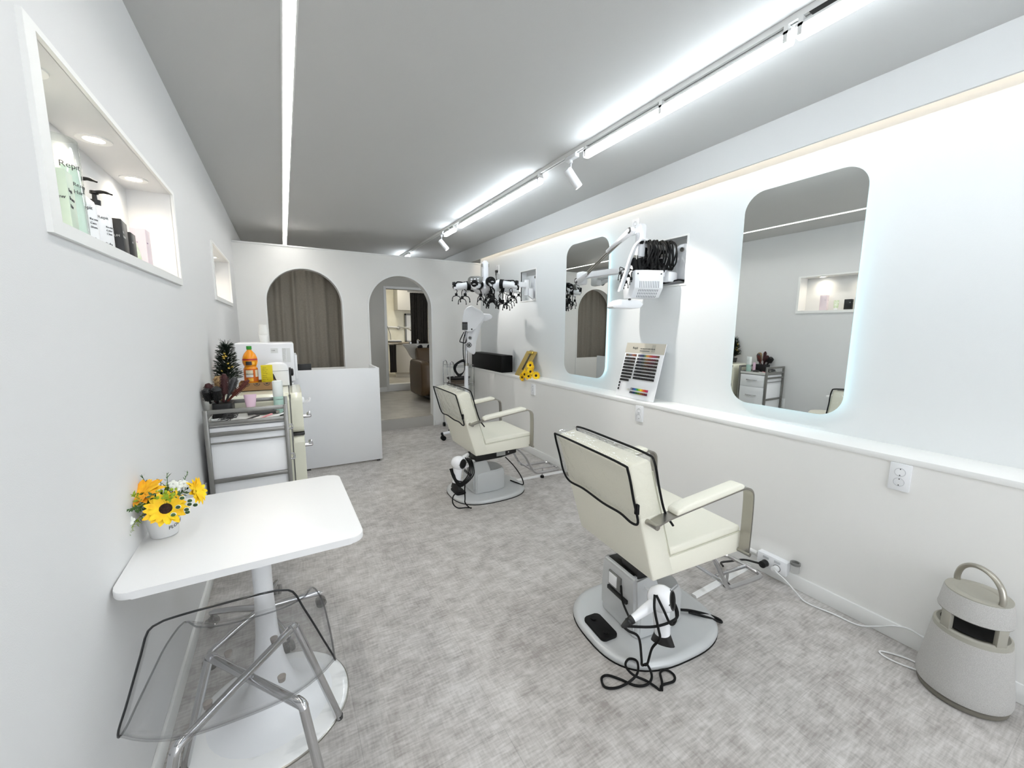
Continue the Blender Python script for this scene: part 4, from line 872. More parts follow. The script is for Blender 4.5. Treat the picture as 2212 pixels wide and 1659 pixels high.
def pump(x, y, s, label, texts):
    o = thing('pump_bottle', label, 'bottle', (x, y, ZS), math.radians(-20), 'white pump bottles in the near niche')
    bm = bm_new(); lathe(bm, [(0, 0), (.034*s, 0), (.037*s, .004), (.037*s, .125*s), (.033*s, .145*s), (.018*s, .160*s), (.013*s, .165*s), (0, .165*s)], 36); obj('bottle_body', bm, M_WHITE, o)
    bm = bm_new(); lathe(bm, [(.014*s, .163*s), (.015*s, .182*s), (.007*s, .184*s), (.006*s, .20*s), (.012*s, .203*s), (.011*s, .212*s), (0, .213*s)], 24); tube(bm, [(0, 0, .208*s), (.03*s, 0, .210*s), (.055*s, 0, .202*s)], [.006*s, .005*s, .003*s], 10, 3); obj('pump_head', bm, M_BLACK, o)
    for i, (t, ts, z, a) in enumerate(texts): cyltext(t, ts, .037*s, z, math.radians(a), o)
    return o
pump(-.515, 1.76, .98, 'white pump bottle with black pump next to the tall clear cylinder', [('Repit', .014, .115, -55), ('Re.new', .009, .085, -25), ('Care', .009, .073, -25), ('Sham.', .009, .061, -25), ('S', .02, .02, -20)])
pump(-.505, 1.855, .93, 'white pump bottle with black pump next to the black boxes', [('Repit', .013, .108, -55), ('Re.new', .008, .082, -25), ('Color', .008, .071, -25), ('Clinic', .008, .060, -25), ('Vida', .015, .025, -45)])
carton('product_box', 'larger black product box in the near wall niche', -.500, 1.985, .055, .10, .135, M_BLACK, .1, txt=['Vida', 'PREMIUM'], tm=mat('pale_print', rgb(190, 190, 190), .5), ts=.010)
carton('product_box', 'smaller black product box standing behind the larger one in the niche', -.50, 2.10, .045, .07, .115, M_BLACK, .05, txt=['ART'], tm=mat('pale_print', rgb(190, 190, 190), .5), ts=.009)
o = thing('squeeze_tube', 'small green and white squeeze tube between black and pink boxes in the niche', 'tube', (-.505, 2.22, ZS))
bm = bm_new(); lathe(bm, [(0, 0), (.018, 0), (.018, .018), (.02, .02)], 24); obj('cap', bm, M_WHITE, o)
bm = bm_new(); R = []
for z, rx, ry in ((.02, .02, .02), (.06, .017, .024), (.11, .003, .028)): R.append([bm.verts.new((rx*math.cos(2*PI*k/20), ry*math.sin(2*PI*k/20), z)) for k in range(20)])
for A, B in zip(R, R[1:]):
    for k in range(20): bm.faces.new((A[k], A[(k+1) % 20], B[(k+1) % 20], B[k]))
bm.faces.new(R[-1]); obj('tube_body', bm, noisy('green_leaf_print', rgb(186, 208, 160), rgb(240, 244, 232), 40, .4), o)
carton('product_box', 'tall pale pink product box at the far end of the near wall niche', -.510, 2.345, .05, .07, .175, mat('pale_pink', rgb(236, 220, 226), .4), .0, txt=['care'], tm=mat('mauve_print', rgb(150, 120, 150), .5), ts=.010)

# ================================================================== CART AND WHAT IS ON IT
o = thing('salon_trolley', 'silver-framed white drawer trolley standing against the left wall before the fridge', 'trolley', (-.21, 2.82, 0))
X0, X1, Y0, Y1, ZT_ = -.198, .203, -.165, .165, .95
def fr(y, name):
    bm = bm_new(); t = .011
    for x in (X0+t, X1-t): bx(bm, x-t, x+t, y-t, y+t, .05, ZT_, .002)
    for z in (ZT_-t, .873, .812, .545, .20): bx(bm, X0+2*t, X1-2*t, y-t*.8, y+t*.8, z-t, z+t, .002)
    bx(bm, X0+2*t, X1-2*t, y-.004, y+.004, .757, .765)
    return obj(name, bm, M_FRAME, o)
fr(Y0, 'side_frame'); fr(Y1, 'side_frame')
bm = bm_new(); bx(bm, X0+.012, X1-.012, Y0+.012, Y1-.012, .16, .845, .003); obj('body', bm, M_WHITE, o)
bm = bm_new(); bx(bm, X0+.012, X1-.005, Y0+.012, Y1-.012, .853, .861, .002); bx(bm, X0+.012, X0+.018, Y0+.012, Y1-.012, .861, .885); bx(bm, X1-.012, X1-.006, Y0+.012, Y1-.012, .861, .88); bx(bm, X0+.018, X1-.012, Y0+.012, Y0+.018, .861, .880); obj('tray', bm, mat('tray_white', rgb(222, 222, 218), .5), o)
for z0, z1 in ((.70, .84), (.465, .69), (.17, .455)):
    bm = bm_new(); bx(bm, X1-.012, X1-.001, Y0+.018, Y1-.018, z0, z1, .003); d = obj('drawer', bm, M_WHITE, o)
    bm = bm_new(); zc = (z0+z1)/2+.01; tube(bm, [(X1-.002, -.06, zc), (X1+.018, -.058, zc), (X1+.02, -.04, zc), (X1+.02, .04, zc), (X1+.018, .058, zc), (X1-.002, .06, zc)], .0055, 8); obj('handle', bm, M_CHROME, d)
for x in (X0+.015, X1-.015):
    for y in (Y0, Y1):
        bm = bm_new(); cyl(bm, (x, y, .05), (x, y, .035), .006); cyl(bm, (x-.009, y, .021), (x+.009, y, .021), .021); obj('caster', bm, M_DARK, o)
ZTR = .8615
def on(name, label, cat, x, y, z=ZTR, rz=0, group=None): return thing(name, label, cat, (x, y, z), rz, group)
o = on('brush_holder', 'black holder full of hair brushes on the back corner of the trolley', 'holder', -.338, 2.885)
bm = bm_new(); prism(bm, rrect(.098, .15, .02, 4), .095, bev=.003); obj('holder_box', bm, M_BLACK, o)
def brush(x, y, tilt, L, r, m, label):
    o = on('round_hair_brush', label, 'hair brush', x, y, ZTR+.096, 0, 'round brushes in the black holder'); d = Vector(tilt).normalized()
    bm = bm_new(); p = [d*t for t in (0, L*.25, L*.3, L*.9, L)]; tube(bm, p, [.006, .007, r, r, r*.6], 14)
    obj('barrel', bm, m, o)
    bm = bm_new(); a = d.orthogonal().normalized(); b = d.cross(a)
    for i in range(12):
        for k in range(12):
            t = L*(.32+.56*i/11); g = a*math.cos(k*PI/6+i*.26)+b*math.sin(k*PI/6+i*.26); c = d*t+g*r*.95
            tube(bm, [c, c+g*.009], .0011, 4)
    obj('bristles', bm, m, o)['kind'] = 'stuff'
M_WINE = mat('wine_bristle', rgb(62, 22, 24), .6); M_TAN = noisy('tan_bristle', rgb(190, 160, 110), rgb(110, 80, 50), 60, .7)
brush(-.375, 2.885, (-.25, -.2, 1), .12, .018, M_WINE, 'dark wine round brush nearest the wall in the black holder')
brush(-.352, 2.93, (-.05, .1, 1), .15, .024, M_TAN, 'tan bristle round brush standing in the black holder')
brush(-.335, 2.87, (.10, -.1, 1), .17, .015, M_WINE, 'slim upright wine red brush in the middle of the black holder')
brush(-.325, 2.915, (.38, .0, 1), .15, .018, mat('speckled_black', rgb(60, 60, 62), .4), 'speckled grey round brush leaning out of the holder')
brush(-.395, 2.85, (-.1, -.5, 1), .10, .022, M_BLACK, 'black round brush leaning towards the viewer out of the black holder')
brush(-.36, 2.84, (.05, -.5, 1), .11, .024, M_BLACK, 'fat black brush in the front row of the black holder')
brush(-.318, 2.89, (.95, -.1, 1), .17, .010, mat('rust_bristle', rgb(92, 40, 30), .6), 'thin rust brown brush leaning farthest right out of the holder')
o = on('spray_bottle', 'frosted bottle with mint green lower half on the trolley by the fridge', 'bottle', -.055, 2.90)
bm = bm_new(); lathe(bm, [(0, 0), (.026, 0), (.028, .003), (.028, .10), (.027, .105)], 28, cap=False); obj('bottle_body', bm, mat('mint_bottle', rgb(176, 208, 198), .3), o)
bm = bm_new(); lathe(bm, [(.0275, .105), (.0285, .107), (.0285, .198), (.026, .203), (0, .203)], 28, cap=False); obj('cap', bm, mat('frosted_cap', rgb(228, 234, 232), .35), o)
text('lettering', 'LUMINOUS', .008, frameM((-.014, -.0285, .085), (1, 0, 0), (0, 0, 1)), M_INK, o, depth=.0003)
o = on('cosmetic_tube', 'pale pink cosmetic tube lying upright at the back of the trolley', 'tube', -.205, 2.915)
bm = bm_new(); lathe(bm, [(0, 0), (.016, 0), (.017, .02)], 20); obj('cap', bm, M_WHITE, o)
bm = bm_new(); R = []
for z, rx, ry in ((.02, .02, .017), (.07, .028, .012), (.125, .034, .002)): R.append([bm.verts.new((rx*math.cos(2*PI*k/20), ry*math.sin(2*PI*k/20), z)) for k in range(20)])
for A, B in zip(R, R[1:]):
    for k in range(20): bm.faces.new((A[k], A[(k+1) % 20], B[(k+1) % 20], B[k]))
bm.faces.new(R[-1]); obj('tube_body', bm, mat('pink_tube', rgb(226, 196, 214), .35), o)
o = on('hair_clipper', 'dark hair clipper lying across the back of the trolley tray', 'clipper', -.14, 2.86)
bm = bm_new(); tube(bm, [(-.08, 0, .016), (-.03, 0, .018), (.04, .005, .017), (.07, .006, .014)], [.012, .016, .015, .011], 12, 3); obj('clipper_body', bm, M_DARK, o)
bm = bm_new(); bx(bm, .068, .085, -.012, .022, .006, .02, .002); obj('blade', bm, M_STEEL, o)
o = on('elastic_band_coil', 'coil of dark elastic bands on the left of the trolley tray', 'bands', -.30, 2.73)
bm = bm_new()
for k in range(9): tube(bm, [(.030*math.cos(t)+(k-4)*.006, .022*math.sin(t), .014+.004*k+.010*math.sin(t+k)) for t in [2*PI*j/16 for j in range(16)]], .0018, 5, closed=True)
obj('band', bm, M_DARK, o)['kind'] = 'stuff'
o = on('clear_tray', 'shallow pale dish beside the elastic bands on the trolley', 'dish', -.345, 2.745)
bm = bm_new(); lathe(bm, [(0, .002), (.03, .002), (.042, .018), (.044, .018), (.032, 0), (0, 0)], 28, sy=.7); obj('dish', bm, mat('pale_dish', rgb(205, 207, 206), .2), o)
def clipitem(name, label, x, y, m, s=1, rz=0):
    o = on(name, label, 'hair clip', x, y, ZTR, rz, 'hair clips on the trolley tray')
    bm = bm_new(); prism(bm, [(-.035*s, -.006), (.035*s, -.010*s), (.04*s, 0), (.035*s, .010*s), (-.035*s, .006)], .006, bev=.002); obj('lower_jaw', bm, m, o)
    bm = bm_new(); prism(bm, [(-.035*s, -.006), (.035*s, -.010*s), (.04*s, 0), (.035*s, .010*s), (-.035*s, .006)], .006, Matrix.Translation((0, 0, .012)) @ Matrix.Rotation(-.22, 4, 'Y'), bev=.002); obj('upper_jaw', bm, m, o)
clipitem('hair_clip', 'pink hair clip on the trolley tray', -.125, 2.725, mat('pink_clip', rgb(228, 150, 160), .35), 1.1, .5)
clipitem('hair_clip', 'white hair clip at the right end of the trolley tray', -.062, 2.735, M_WHITE, 1.1, .2)
clipitem('hair_clip', 'black hair clip left of the pink clip on the trolley tray', -.195, 2.715, M_BLACK, 1.2, .35)
clipitem('hair_clip', 'black hair clip against the right rail of the trolley tray', -.035, 2.77, M_BLACK, .9, 1.2)

# ================================================================== FRIDGE AND ITS TOP
o = thing('retro_fridge', 'small cream two-door retro refrigerator behind the trolley', 'refrigerator', (-.19, 3.33, 0))
bm = bm_new(); prism(bm, rrect(.54, .925, .05, 6, 0, .4925), .41, frameM((-.215, 0, 0), (0, 1, 0), (0, 0, 1), (1, 0, 0)), bev=.006); obj('cabinet', bm, M_FRIDGE, o, ang=50)
for nm, z0, z1, hz in (('upper_door', .672, .952, .775), ('lower_door', .04, .655, .565)):
    bm = bm_new(); prism(bm, rrect(.538, z1-z0, .05, 6, 0, (z0+z1)/2), .07, frameM((.203, 0, 0), (0, 1, 0), (0, 0, 1), (1, 0, 0)), bev=.022, seg=4); d = obj(nm, bm, M_FRIDGE, o, ang=60)
    bm = bm_new(); tube(bm, [(.27, -.20, hz), (.312, -.20, hz), (.318, -.19, hz), (.318, -.12, hz), (.305, -.10, hz)], .011, 10, 3, sy=.8); prism(bm, [(.298, hz), (.322, hz), (.322, hz+.035), (.312, hz+.04)], .012, XZ(-.206), bev=.002); obj('handle', bm, M_CHROME, d)
bm = bm_new(); bx(bm, .205, .276, -.255, .255, .654, .673, .004); obj('door_gap_trim', bm, M_DARK, o)
bm = bm_new(); bx(bm, .194, .205, -.262, .262, .045, .945); obj('door_gasket', bm, M_GREY, o)
for x in (-.17, .17):
    for y in (-.22, .22):
        bm = bm_new(); cyl(bm, (x, y, 0), (x, y, .035), .02); obj('foot', bm, M_DARK, o)
o = thing('suction_hook', 'small white plastic suction holder on the front of the cream fridge door', 'hook', (.0845, 3.16, .865))
bm = bm_new(); lathe(bm, [(0, 0), (.026, 0), (.022, .012), (0, .014)], 20, frameM((0, 0, .02), (0, 1, 0), (0, 0, 1))); obj('suction_cup', bm, M_WHITE, o)
bm = bm_new(); prism(bm, [(0, 0), (.05, .01), (.055, .035), (.045, .035), (.04, .018), (0, .010)], .05, XZ(-.025), bev=.002); obj('cradle', bm, M_WHITE, o)
ZF = .9565
o = thing('open_carton', 'low open cardboard box on the fridge top holding the juice bottle', 'box', (-.185, 3.37, ZF))
bm = bm_new()
for a in ((-.105, .105, -.085, .085, 0, .003), (-.105, .105, -.085, -.082, 0, .058), (-.105, .105, .082, .085, 0, .058), (-.105, -.102, -.082, .082, 0, .058), (.102, .105, -.082, .082, 0, .058)): bx(bm, *a)
obj('carton', bm, M_CARD, o)
bm = bm_new()
for x in (-.06, .0, .06): tube(bm, [(x+.018*math.cos(t), -.0858, .052+.018*math.sin(t)) for t in [PI+PI*j/10 for j in range(11)]], .0016, 5)
for x in (-.06, .0, .06): bx(bm, x-.008, x+.008, -.0862, -.0848, .044, .052)
obj('printed_ring', bm, M_DARK, o)
o = thing('juice_bottle', 'orange juice bottle with green cap standing in the open carton', 'bottle', (-.222, 3.41, ZF+.0035))
M_JUICE = mat('orange_juice', rgb(240, 150, 24), .2)
S = 1.0
bm = bm_new(); lathe(bm, [(0, 0), (.036, 0), (.043, .006), (.043, .03), (.040, .04), (.043, .05), (.043, .145), (.038, .153), (.036, .160), (.040, .168), (.046, .185), (.047, .20), (.044, .225), (.034, .25), (.020, .268), (.014, .276), (.014, .285)], 36, cap=True); obj('bottle_body', bm, M_JUICE, o)
bm = bm_new(); lathe(bm, [(.0155, .280), (.0165, .282), (.0165, .303), (.015, .305), (0, .305)], 24, cap=False); obj('cap', bm, mat('green_cap', rgb(50, 150, 50), .4), o)
bm = bm_new(); lathe(bm, [(.0437, .052), (.0437, .143)], 36, cap=False); lb = obj('label_band', bm, mat('orange_label', rgb(216, 108, 30), .5), o)
bm = bm_new(); lathe(bm, [(.0415, .222), (.0455, .215), (.0475, .205)], 36, cap=False); obj('red_ribbon', bm, mat('red_label', rgb(180, 40, 40), .5), o)
def patch(r, z0, z1, a0, a1, m, par, name='label_patch'):
    bm = bm_new(); n = 10; A = [bm.verts.new((r*math.cos(a0+(a1-a0)*k/n), r*math.sin(a0+(a1-a0)*k/n), z0)) for k in range(n+1)]; B = [bm.verts.new((r*math.cos(a0+(a1-a0)*k/n), r*math.sin(a0+(a1-a0)*k/n), z1)) for k in range(n+1)]
    for k in range(n): bm.faces.new((A[k], A[k+1], B[k+1], B[k]))
    return obj(name, bm, m, par)
rd = math.radians
patch(.0475, .172, .198, rd(-120), rd(-75), M_DARK, o); patch(.0442, .10, .135, rd(-130), rd(-70), mat('cream_label', rgb(232, 222, 196), .5), o); patch(.0442, .085, .135, rd(-50), rd(-15), mat('cream_label', rgb(232, 222, 196), .5), o); patch(.0442, .085, .10, rd(-130), rd(-70), M_TRIM, o)
patch(.0443, .055, .078, rd(-110), rd(-70), mat('orange_slice', rgb(250, 190, 60), .5), o); patch(.0478, .175, .196, rd(-72), rd(-52), mat('orange_slice', rgb(250, 190, 60), .5), o)
cyltext('ORANGE', .0125, .0445, .103, rd(-132), o, M_BLACK)
o = thing('yellow_box', 'bright yellow printed box standing in front of the coffee machine', 'box', (-.124, 3.40, ZF+.0035), math.radians(3))
bm = bm_new(); bx(bm, -.036, .036, -.022, .022, 0, .165, .001); obj('carton', bm, M_YEL, o)
for i in range(9): text('lettering', ['vitamin', 'daily care', 'for hair', '100 tabs', 'natural', 'formula', 'salon use', 'no.1', 'care'][i], .009, frameM((-.028, -.0226, .145-.014*i), (1, 0, 0), (0, 0, 1)), mat('olive_print', rgb(120, 105, 20), .6), o, depth=.0002)
o = thing('coffee_machine', 'white rounded capsule coffee machine with black sides on the fridge', 'coffee machine', (-.05, 3.50, ZF))
bm = bm_new(); prism(bm, [(-.115, .115), (-.10, .15), (-.07, .172), (-.02, .180), (.035, .176), (.060, .155), (.068, .12), (.068, .0), (-.02, .0), (-.02, .11)], .10, XZ(-.05), bev=.014, seg=3); obj('housing', bm, M_WHITE, o, ang=60)
bm = bm_new(); prism(bm, [(-.10, .0), (-.10, .112), (-.022, .112), (-.022, .0)], .085, XZ(-.043), bev=.006); obj('black_front', bm, M_BLACK, o)
bm = bm_new(); bx(bm, .068, .082, -.04, .04, 0, .135, .004); lathe(bm, [(0, 0), (.028, 0), (.030, .012), (.02, .018), (0, .018)], 20, frameM((.080, 0, .10), (0, 1, 0), (0, 0, 1))); obj('side_panel', bm, M_BLACK, o)
bm = bm_new(); tube(bm, [(-.10, -.0505, .118), (0, -.0505, .118), (.062, -.0505, .118)], .0012, 5); obj('seam', bm, M_GREY, o)
# dark artificial tree with gold balls
o = thing('artificial_tree', 'small dark green artificial tree with gold balls by the left wall', 'plant', (-.345, 3.28, ZF))
bm = bm_new(); lathe(bm, [(0, 0), (.035, 0), (.045, .06), (0, .06)], 20); obj('pot', bm, M_DARK, o)
bm = bm_new(); tube(bm, [(0, 0, .05), (.0, 0, .32)], [.006, .003], 8); obj('trunk', bm, M_DARK, o)
bm = bm_new(); r2 = random.Random(11)
for k in range(620):
    t = r2.random(); z = .07+.24*t; R = .085*(1-.5*t); a = r2.uniform(0, 2*PI); p = Vector((0, 0, z)); d = Vector((math.cos(a), math.sin(a), r2.uniform(.1, .9))).normalized(); L = R*r2.uniform(.7, 1.15); w = Vector((-math.sin(a), math.cos(a), 0))*.0045
    q = p+d*L*.35; e = p+d*L; bm.faces.new([bm.verts.new(v) for v in (q-w, e-w*.4+Vector((0, 0, .004)), e+d*.012, e+w*.4, q+w)])
for k in range(26):
    a = r2.uniform(0, 2*PI); p = Vector((0, 0, .29)); d = Vector((math.cos(a)*.45, math.sin(a)*.45, 1)).normalized(); e = p+d*r2.uniform(.05, .085); w = Vector((-math.sin(a), math.cos(a), 0))*.003; bm.faces.new([bm.verts.new(v) for v in (p-w, e-w*.3, e+w*.3, p+w)])
fo = obj('foliage', bm, mat('fir_green', rgb(22, 40, 26), .7), o)
for k in range(8):
    a = r2.uniform(-2.4, -.2); t = r2.random(); bm = bm_new(); R = .055*(1-.4*t); sphere(bm, (R*math.cos(a), R*math.sin(a), .10+.17*t), .0085, u=12, v=8); obj('gold_ball', bm, mat('gold_ball', rgb(214, 186, 96), .2, .8), o)

# ================================================================== RECEPTION DESK AND WHITE BOX
o = thing('reception_desk', 'plain white reception desk in front of the left arch', 'desk', (.45, 4.25, 0), math.radians(-1.2))
bm = bm_new(); bx(bm, -.40, .385, 0, .022, .018, .992, .0015); obj('front_panel', bm, mat('desk_white', rgb(236, 237, 239), .35), o)
bm = bm_new(); bx(bm, .362, .384, .0225, .50, .018, .990, .0015); obj('side_panel', bm, mat('desk_white', rgb(236, 237, 239), .35), o)
bm = bm_new(); bx(bm, -.40, .362, .0225, .50, .73, .755, .0015); obj('worktop', bm, mat('desk_white', rgb(236, 237, 239), .35), o)
bm = bm_new(); bx(bm, -.36, -.30, .003, .02, 0, .018); bx(bm, .33, .36, .003, .02, 0, .018); bx(bm, .36, .38, .44, .48, 0, .018); obj('foot', bm, M_DARK, o)
o = thing('monitor', 'black monitor top edge showing behind the white reception desk', 'monitor', (.17, 4.55, .7555))
bm = bm_new(); bx(bm, -.07, .055, -.01, .02, .05, .275, .004); obj('screen_housing', bm, M_BLACK, o)
bm = bm_new(); bx(bm, -.02, .02, .0, .02, .0, .06); bx(bm, -.05, .05, -.03, .05, 0, .008, .002); obj('stand', bm, M_BLACK, o)
o = thing('storage_cabinet', 'low white cabinet behind the fridge carrying the white appliance', 'cabinet', (-.17, 4.02, 0))
bm = bm_new(); bx(bm, -.255, .20, -.20, .20, 0, .94, .003); obj('body', bm, M_WHITE, o)
for y0, y1 in ((-.198, -.002), (.002, .198)):
    bm = bm_new(); bx(bm, .201, .217, y0, y1, .02, .93, .002); d = obj('door', bm, M_WHITE, o)
    bm = bm_new(); yk = y1-.02 if y1 < .1 else y0+.02; cyl(bm, (.216, yk, .70), (.232, yk, .70), .008); obj('knob', bm, M_CHROME, d)
o = thing('white_appliance', 'white boxy countertop appliance with printed labels on its side', 'appliance', (-.145, 4.03, .941))
bm = bm_new(); bx(bm, -.205, .212, -.17, .18, 0, .328, .010, seg=3); obj('housing', bm, M_WHITEG, o)
bm = bm_new(); bx(bm, .2125, .232, -.15, .16, .02, .225, .003); obj('front_door', bm, M_WHITE, o)
bm = bm_new(); bx(bm, .058-.015, .110-.015, -.1715, -.1702, .245, .285); bx(bm, .125, .152, -.1715, -.1702, .165, .285); bx(bm, .156, .185, -.1715, -.1702, .165, .285); lb = obj('paper_label', bm, mat('label_white', rgb(228, 230, 230), .6), o)
for i in range(11): text('lettering', ['SPECIFICATION', 'MODEL  220V', '1000 W  60Hz', 'SERIAL NO.', 'CAUTION', 'do not cover', 'keep dry', 'KC  safety', 'rated input', 'made in', 'Korea'][i], .0042, frameM((.127, -.1718, .278-.0098*i), (1, 0, 0), (0, 0, 1)), M_DARK, lb, depth=.0001); 
text('lettering', 'CARE', .011, frameM((.048, -.1718, .263), (1, 0, 0), (0, 0, 1)), M_DARK, lb, depth=.0001)
for i, (z, s, lab) in enumerate(((1.2695, 1.0, 'stack of white paper cups on top of the white appliance'), (1.3385, 1.0, 'upper white paper cup turned over on the cup stack'))):
    o = thing('paper_cup', lab, 'cup', (-.150, 4.02, z), 0, 'white paper cups on the appliance')
    bm = bm_new()
    if i == 0: lathe(bm, [(0, 0), (.027, 0), (.034, .060), (.0365, .062), (.0365, .068), (.030, .068), (0, .055)], 28)
    else: lathe(bm, [(.034, 0.001), (.0345, .005), (.028, .078), (.026, .080), (0, .080)], 28)
    obj('cup_body', bm, mat('paper_white', rgb(236, 236, 232), .7), o)

# ================================================================== ARCH CURTAIN, SHAMPOO ROOM, LAUNDRY CORNER
def curtain(name, label, x0, x1, y, z0, z1, amp, folds, m, cat='curtain', seed=1):
    r = random.Random(seed); bm = bm_new(); n = folds*12; ph = [r.uniform(0, 6.28) for _ in range(6)]; rows = []
    for j in range(9):
        t = j/8; z = z1+(z0-z1)*t; row = []
        for i in range(n+1):
            u = i/n; f = math.sin(2*PI*folds*u+.8*math.sin(2*PI*u*2+ph[0]))*amp*(.75+.35*math.sin(2*PI*u*3+ph[1]))+amp*.3*math.sin(2*PI*folds*2.3*u+ph[2]+t*.6)
            row.append(bm.verts.new((x0+(x1-x0)*u+.006*math.sin(t*3+u*9), y+f*(.85+.25*t), z)))
        rows.append(row)
    for A, B in zip(rows, rows[1:]):
        for i in range(n): bm.faces.new((A[i], A[i+1], B[i+1], B[i]))
    o = thing(name, label, cat, ((x0+x1)/2, y, z0)); 
    for v in bm.verts: v.co -= o.location
    c = obj('cloth', bm, m, o, ang=80); md = c.modifiers.new('thickness', 'SOLIDIFY'); md.thickness = .002
    bm = bm_new(); cyl(bm, (x0-(x0+x1)/2-.05, 0, z1-z0+.02), (x1-(x0+x1)/2+.05, 0, z1-z0+.02), .011)
    obj('rod', bm, M_STEEL, o); return o
curtain('curtain', 'taupe floor-length curtain hanging behind the left arch', -.28, .80, YP+.24, ZI+.02, 2.24, .026, 7, noisy('taupe_cloth', rgb(126, 120, 110), rgb(132, 126, 116), 60, .95), seed=4)
curtain('curtain', 'dark striped curtain pulled to the right of the inner doorway', 2.24, 2.60, YI+.06, 1.05, 2.10, .022, 6, noisy('dark_cloth', rgb(54, 50, 44), rgb(62, 58, 52), 40, .9), seed=9)
o = thing('shampoo_chair', 'brown leather shampoo chair with thick arms seen through the right arch', 'shampoo chair', (2.28, 6.75, ZI))
bm = bm_new(); bx(bm, -.16, .26, -.25, .42, .02, .10, .02); obj('base', bm, M_BLACK, o)
for s in (-1, 1):
    bm = bm_new(); P = [(-.28, .13), (-.33, .25), (-.335, .60), (-.30, .67), (-.20, .70), (.33, .70), (.38, .66), (.40, .50), (.40, .16), (.36, .10), (-.20, .10)]
    x0 = -.34 if s < 0 else .23
    prism(bm, P, .15, YZ(x0), bev=.035, seg=4); obj('armrest', bm, M_BROWN, o, ang=60)
bm = bm_new(); bx(bm, -.185, .225, -.22, .35, .20, .44, .05, seg=4); obj('seat', bm, M_BROWN, o, ang=60)
bm = bm_new(); bx(bm, -.185, .225, -.36, -.21, .03, .42, .05, seg=4); obj('leg_rest', bm, M_BROWN, o, ang=60)
bm = bm_new(); prism(bm, [(.22, .36), (.16, .42), (.34, .86), (.40, .90), (.47, .88), (.46, .80), (.34, .38)], .47, YZ(-.215), bev=.03, seg=4); bk = obj('backrest', bm, M_BROWN, o, ang=60)
bm = bm_new(); cyl(bm, (-.02, .235, .66), (-.02, .27, .655), .014); obj('tuft_button', bm, M_BROWN, bk)
o = thing('wash_basin', 'white salon shampoo basin behind the brown chair', 'basin', (2.24, 7.42, ZI))
bm = bm_new(); R = []
for z, rx, ry, dy in ((.62, .09, .10, .08), (.72, .19, .18, .05), (.86, .27, .24, .02), (.935, .33, .29, 0), (.95, .335, .295, 0), (.945, .30, .26, 0), (.88, .22, .20, .02), (.80, .12, .12, .05), (.79, .0, .0, .05)):
    R.append([bm.verts.new((rx*math.cos(2*PI*k/36), dy+ry*math.sin(2*PI*k/36)*(1 if math.sin(2*PI*k/36) > 0 else .85), z-(.05 if (abs(math.cos(2*PI*k/36)) < .35 and math.sin(2*PI*k/36) < 0 and z > .9) else 0))) for k in range(36)])
for A, B in zip(R, R[1:]):
    for k in range(36): bm.faces.new((A[k], A[(k+1) % 36], B[(k+1) % 36], B[k]))
obj('bowl', bm, mat('ceramic', rgb(214, 213, 208), .15), o, ang=60)
bm = bm_new(); bx(bm, -.11, .11, .0, .24, 0, .64, .02); obj('pedestal', bm, M_GREY, o)
bm = bm_new(); cyl(bm, (.02, .26, .95), (.02, .26, 1.02), .02); tube(bm, [(.02, .26, 1.01), (.02, .22, 1.03), (.02, .14, 1.01)], .012, 10, 3); cyl(bm, (-.14, .20, .95), (-.14, .20, .985), .03); obj('faucet', bm, M_CHROME, o)
bm = bm_new(); tube(bm, [(-.13, -.24, .90), (-.07, -.25, .93), (-.05, -.25, .88), (.05, -.25, .88), (.07, -.25, .93), (.13, -.24, .90)], .022, 10, 3); obj('neck_rest', bm, M_RUB, o)
# laundry corner
o = thing('base_cabinet', 'pale wood-fronted cabinet under the counter in the laundry corner', 'cabinet', (2.62, 9.35, .286), math.radians(-12))
bm = bm_new(); bx(bm, -.42, .45, -.28, .28, .09, .745, .003); bx(bm, -.40, .45, -.24, .28, 0, .09); obj('body', bm, mat('pale_cabinet', rgb(206, 200, 188), .5), o)
for i in range(2): bm = bm_new(); bx(bm, -.415+.43*i, .01+.43*i, -.297, -.282, .10, .74, .002); obj('door', bm, mat('pale_cabinet', rgb(206, 200, 188), .5), o)
o = thing('counter_worktop', 'grey-brown worktop over the laundry corner cabinet', 'worktop', (2.62, 9.35, 1.032), math.radians(-12))
bm = bm_new(); bx(bm, -.55, .48, -.32, .30, 0, .035, .004); obj('slab', bm, mat('worktop_taupe', rgb(150, 138, 122), .4), o)
o = thing('dish_tray', 'flat white tray with dark rim on the laundry corner worktop', 'tray', (2.22, 9.45, 1.068))
bm = bm_new(); bx(bm, -.12, .16, -.1, .1, 0, .02, .004); obj('tray', bm, M_DARK, o)
bm = bm_new(); bx(bm, -.11, .15, -.09, .09, .02, .05, .006); obj('insert', bm, M_WHITE, o)
o = thing('wall_cabinet', 'white upper cabinet on the wall of the laundry corner', 'cabinet', (2.86, 10.35, 1.84))
bm = bm_new(); bx(bm, -.35, .45, -.17, .2, 0, .55, .003); obj('body', bm, mat('pale_grey_cabinet', rgb(196, 194, 188), .5), o)
for i in range(2): bm = bm_new(); bx(bm, -.348+.40*i, .046+.40*i, -.187, -.171, .004, .546, .002); obj('door', bm, mat('pale_grey_cabinet', rgb(196, 194, 188), .5), o)
curtain('hanging_towel', 'dark cloth hanging over the edge of the laundry corner counter', 1.99, 2.14, 8.93, .42, 1.03, .012, 3, mat('charcoal_cloth', rgb(38, 34, 32), .9), 'towel', 5)
o = thing('wall_faucet', 'chrome wall spout above the laundry corner counter', 'faucet', (2.62, 10.59, 1.40))
bm = bm_new(); cyl(bm, (0, 0, 0), (0, -.04, 0), .05, .045); obj('rose', bm, M_STEEL, o)
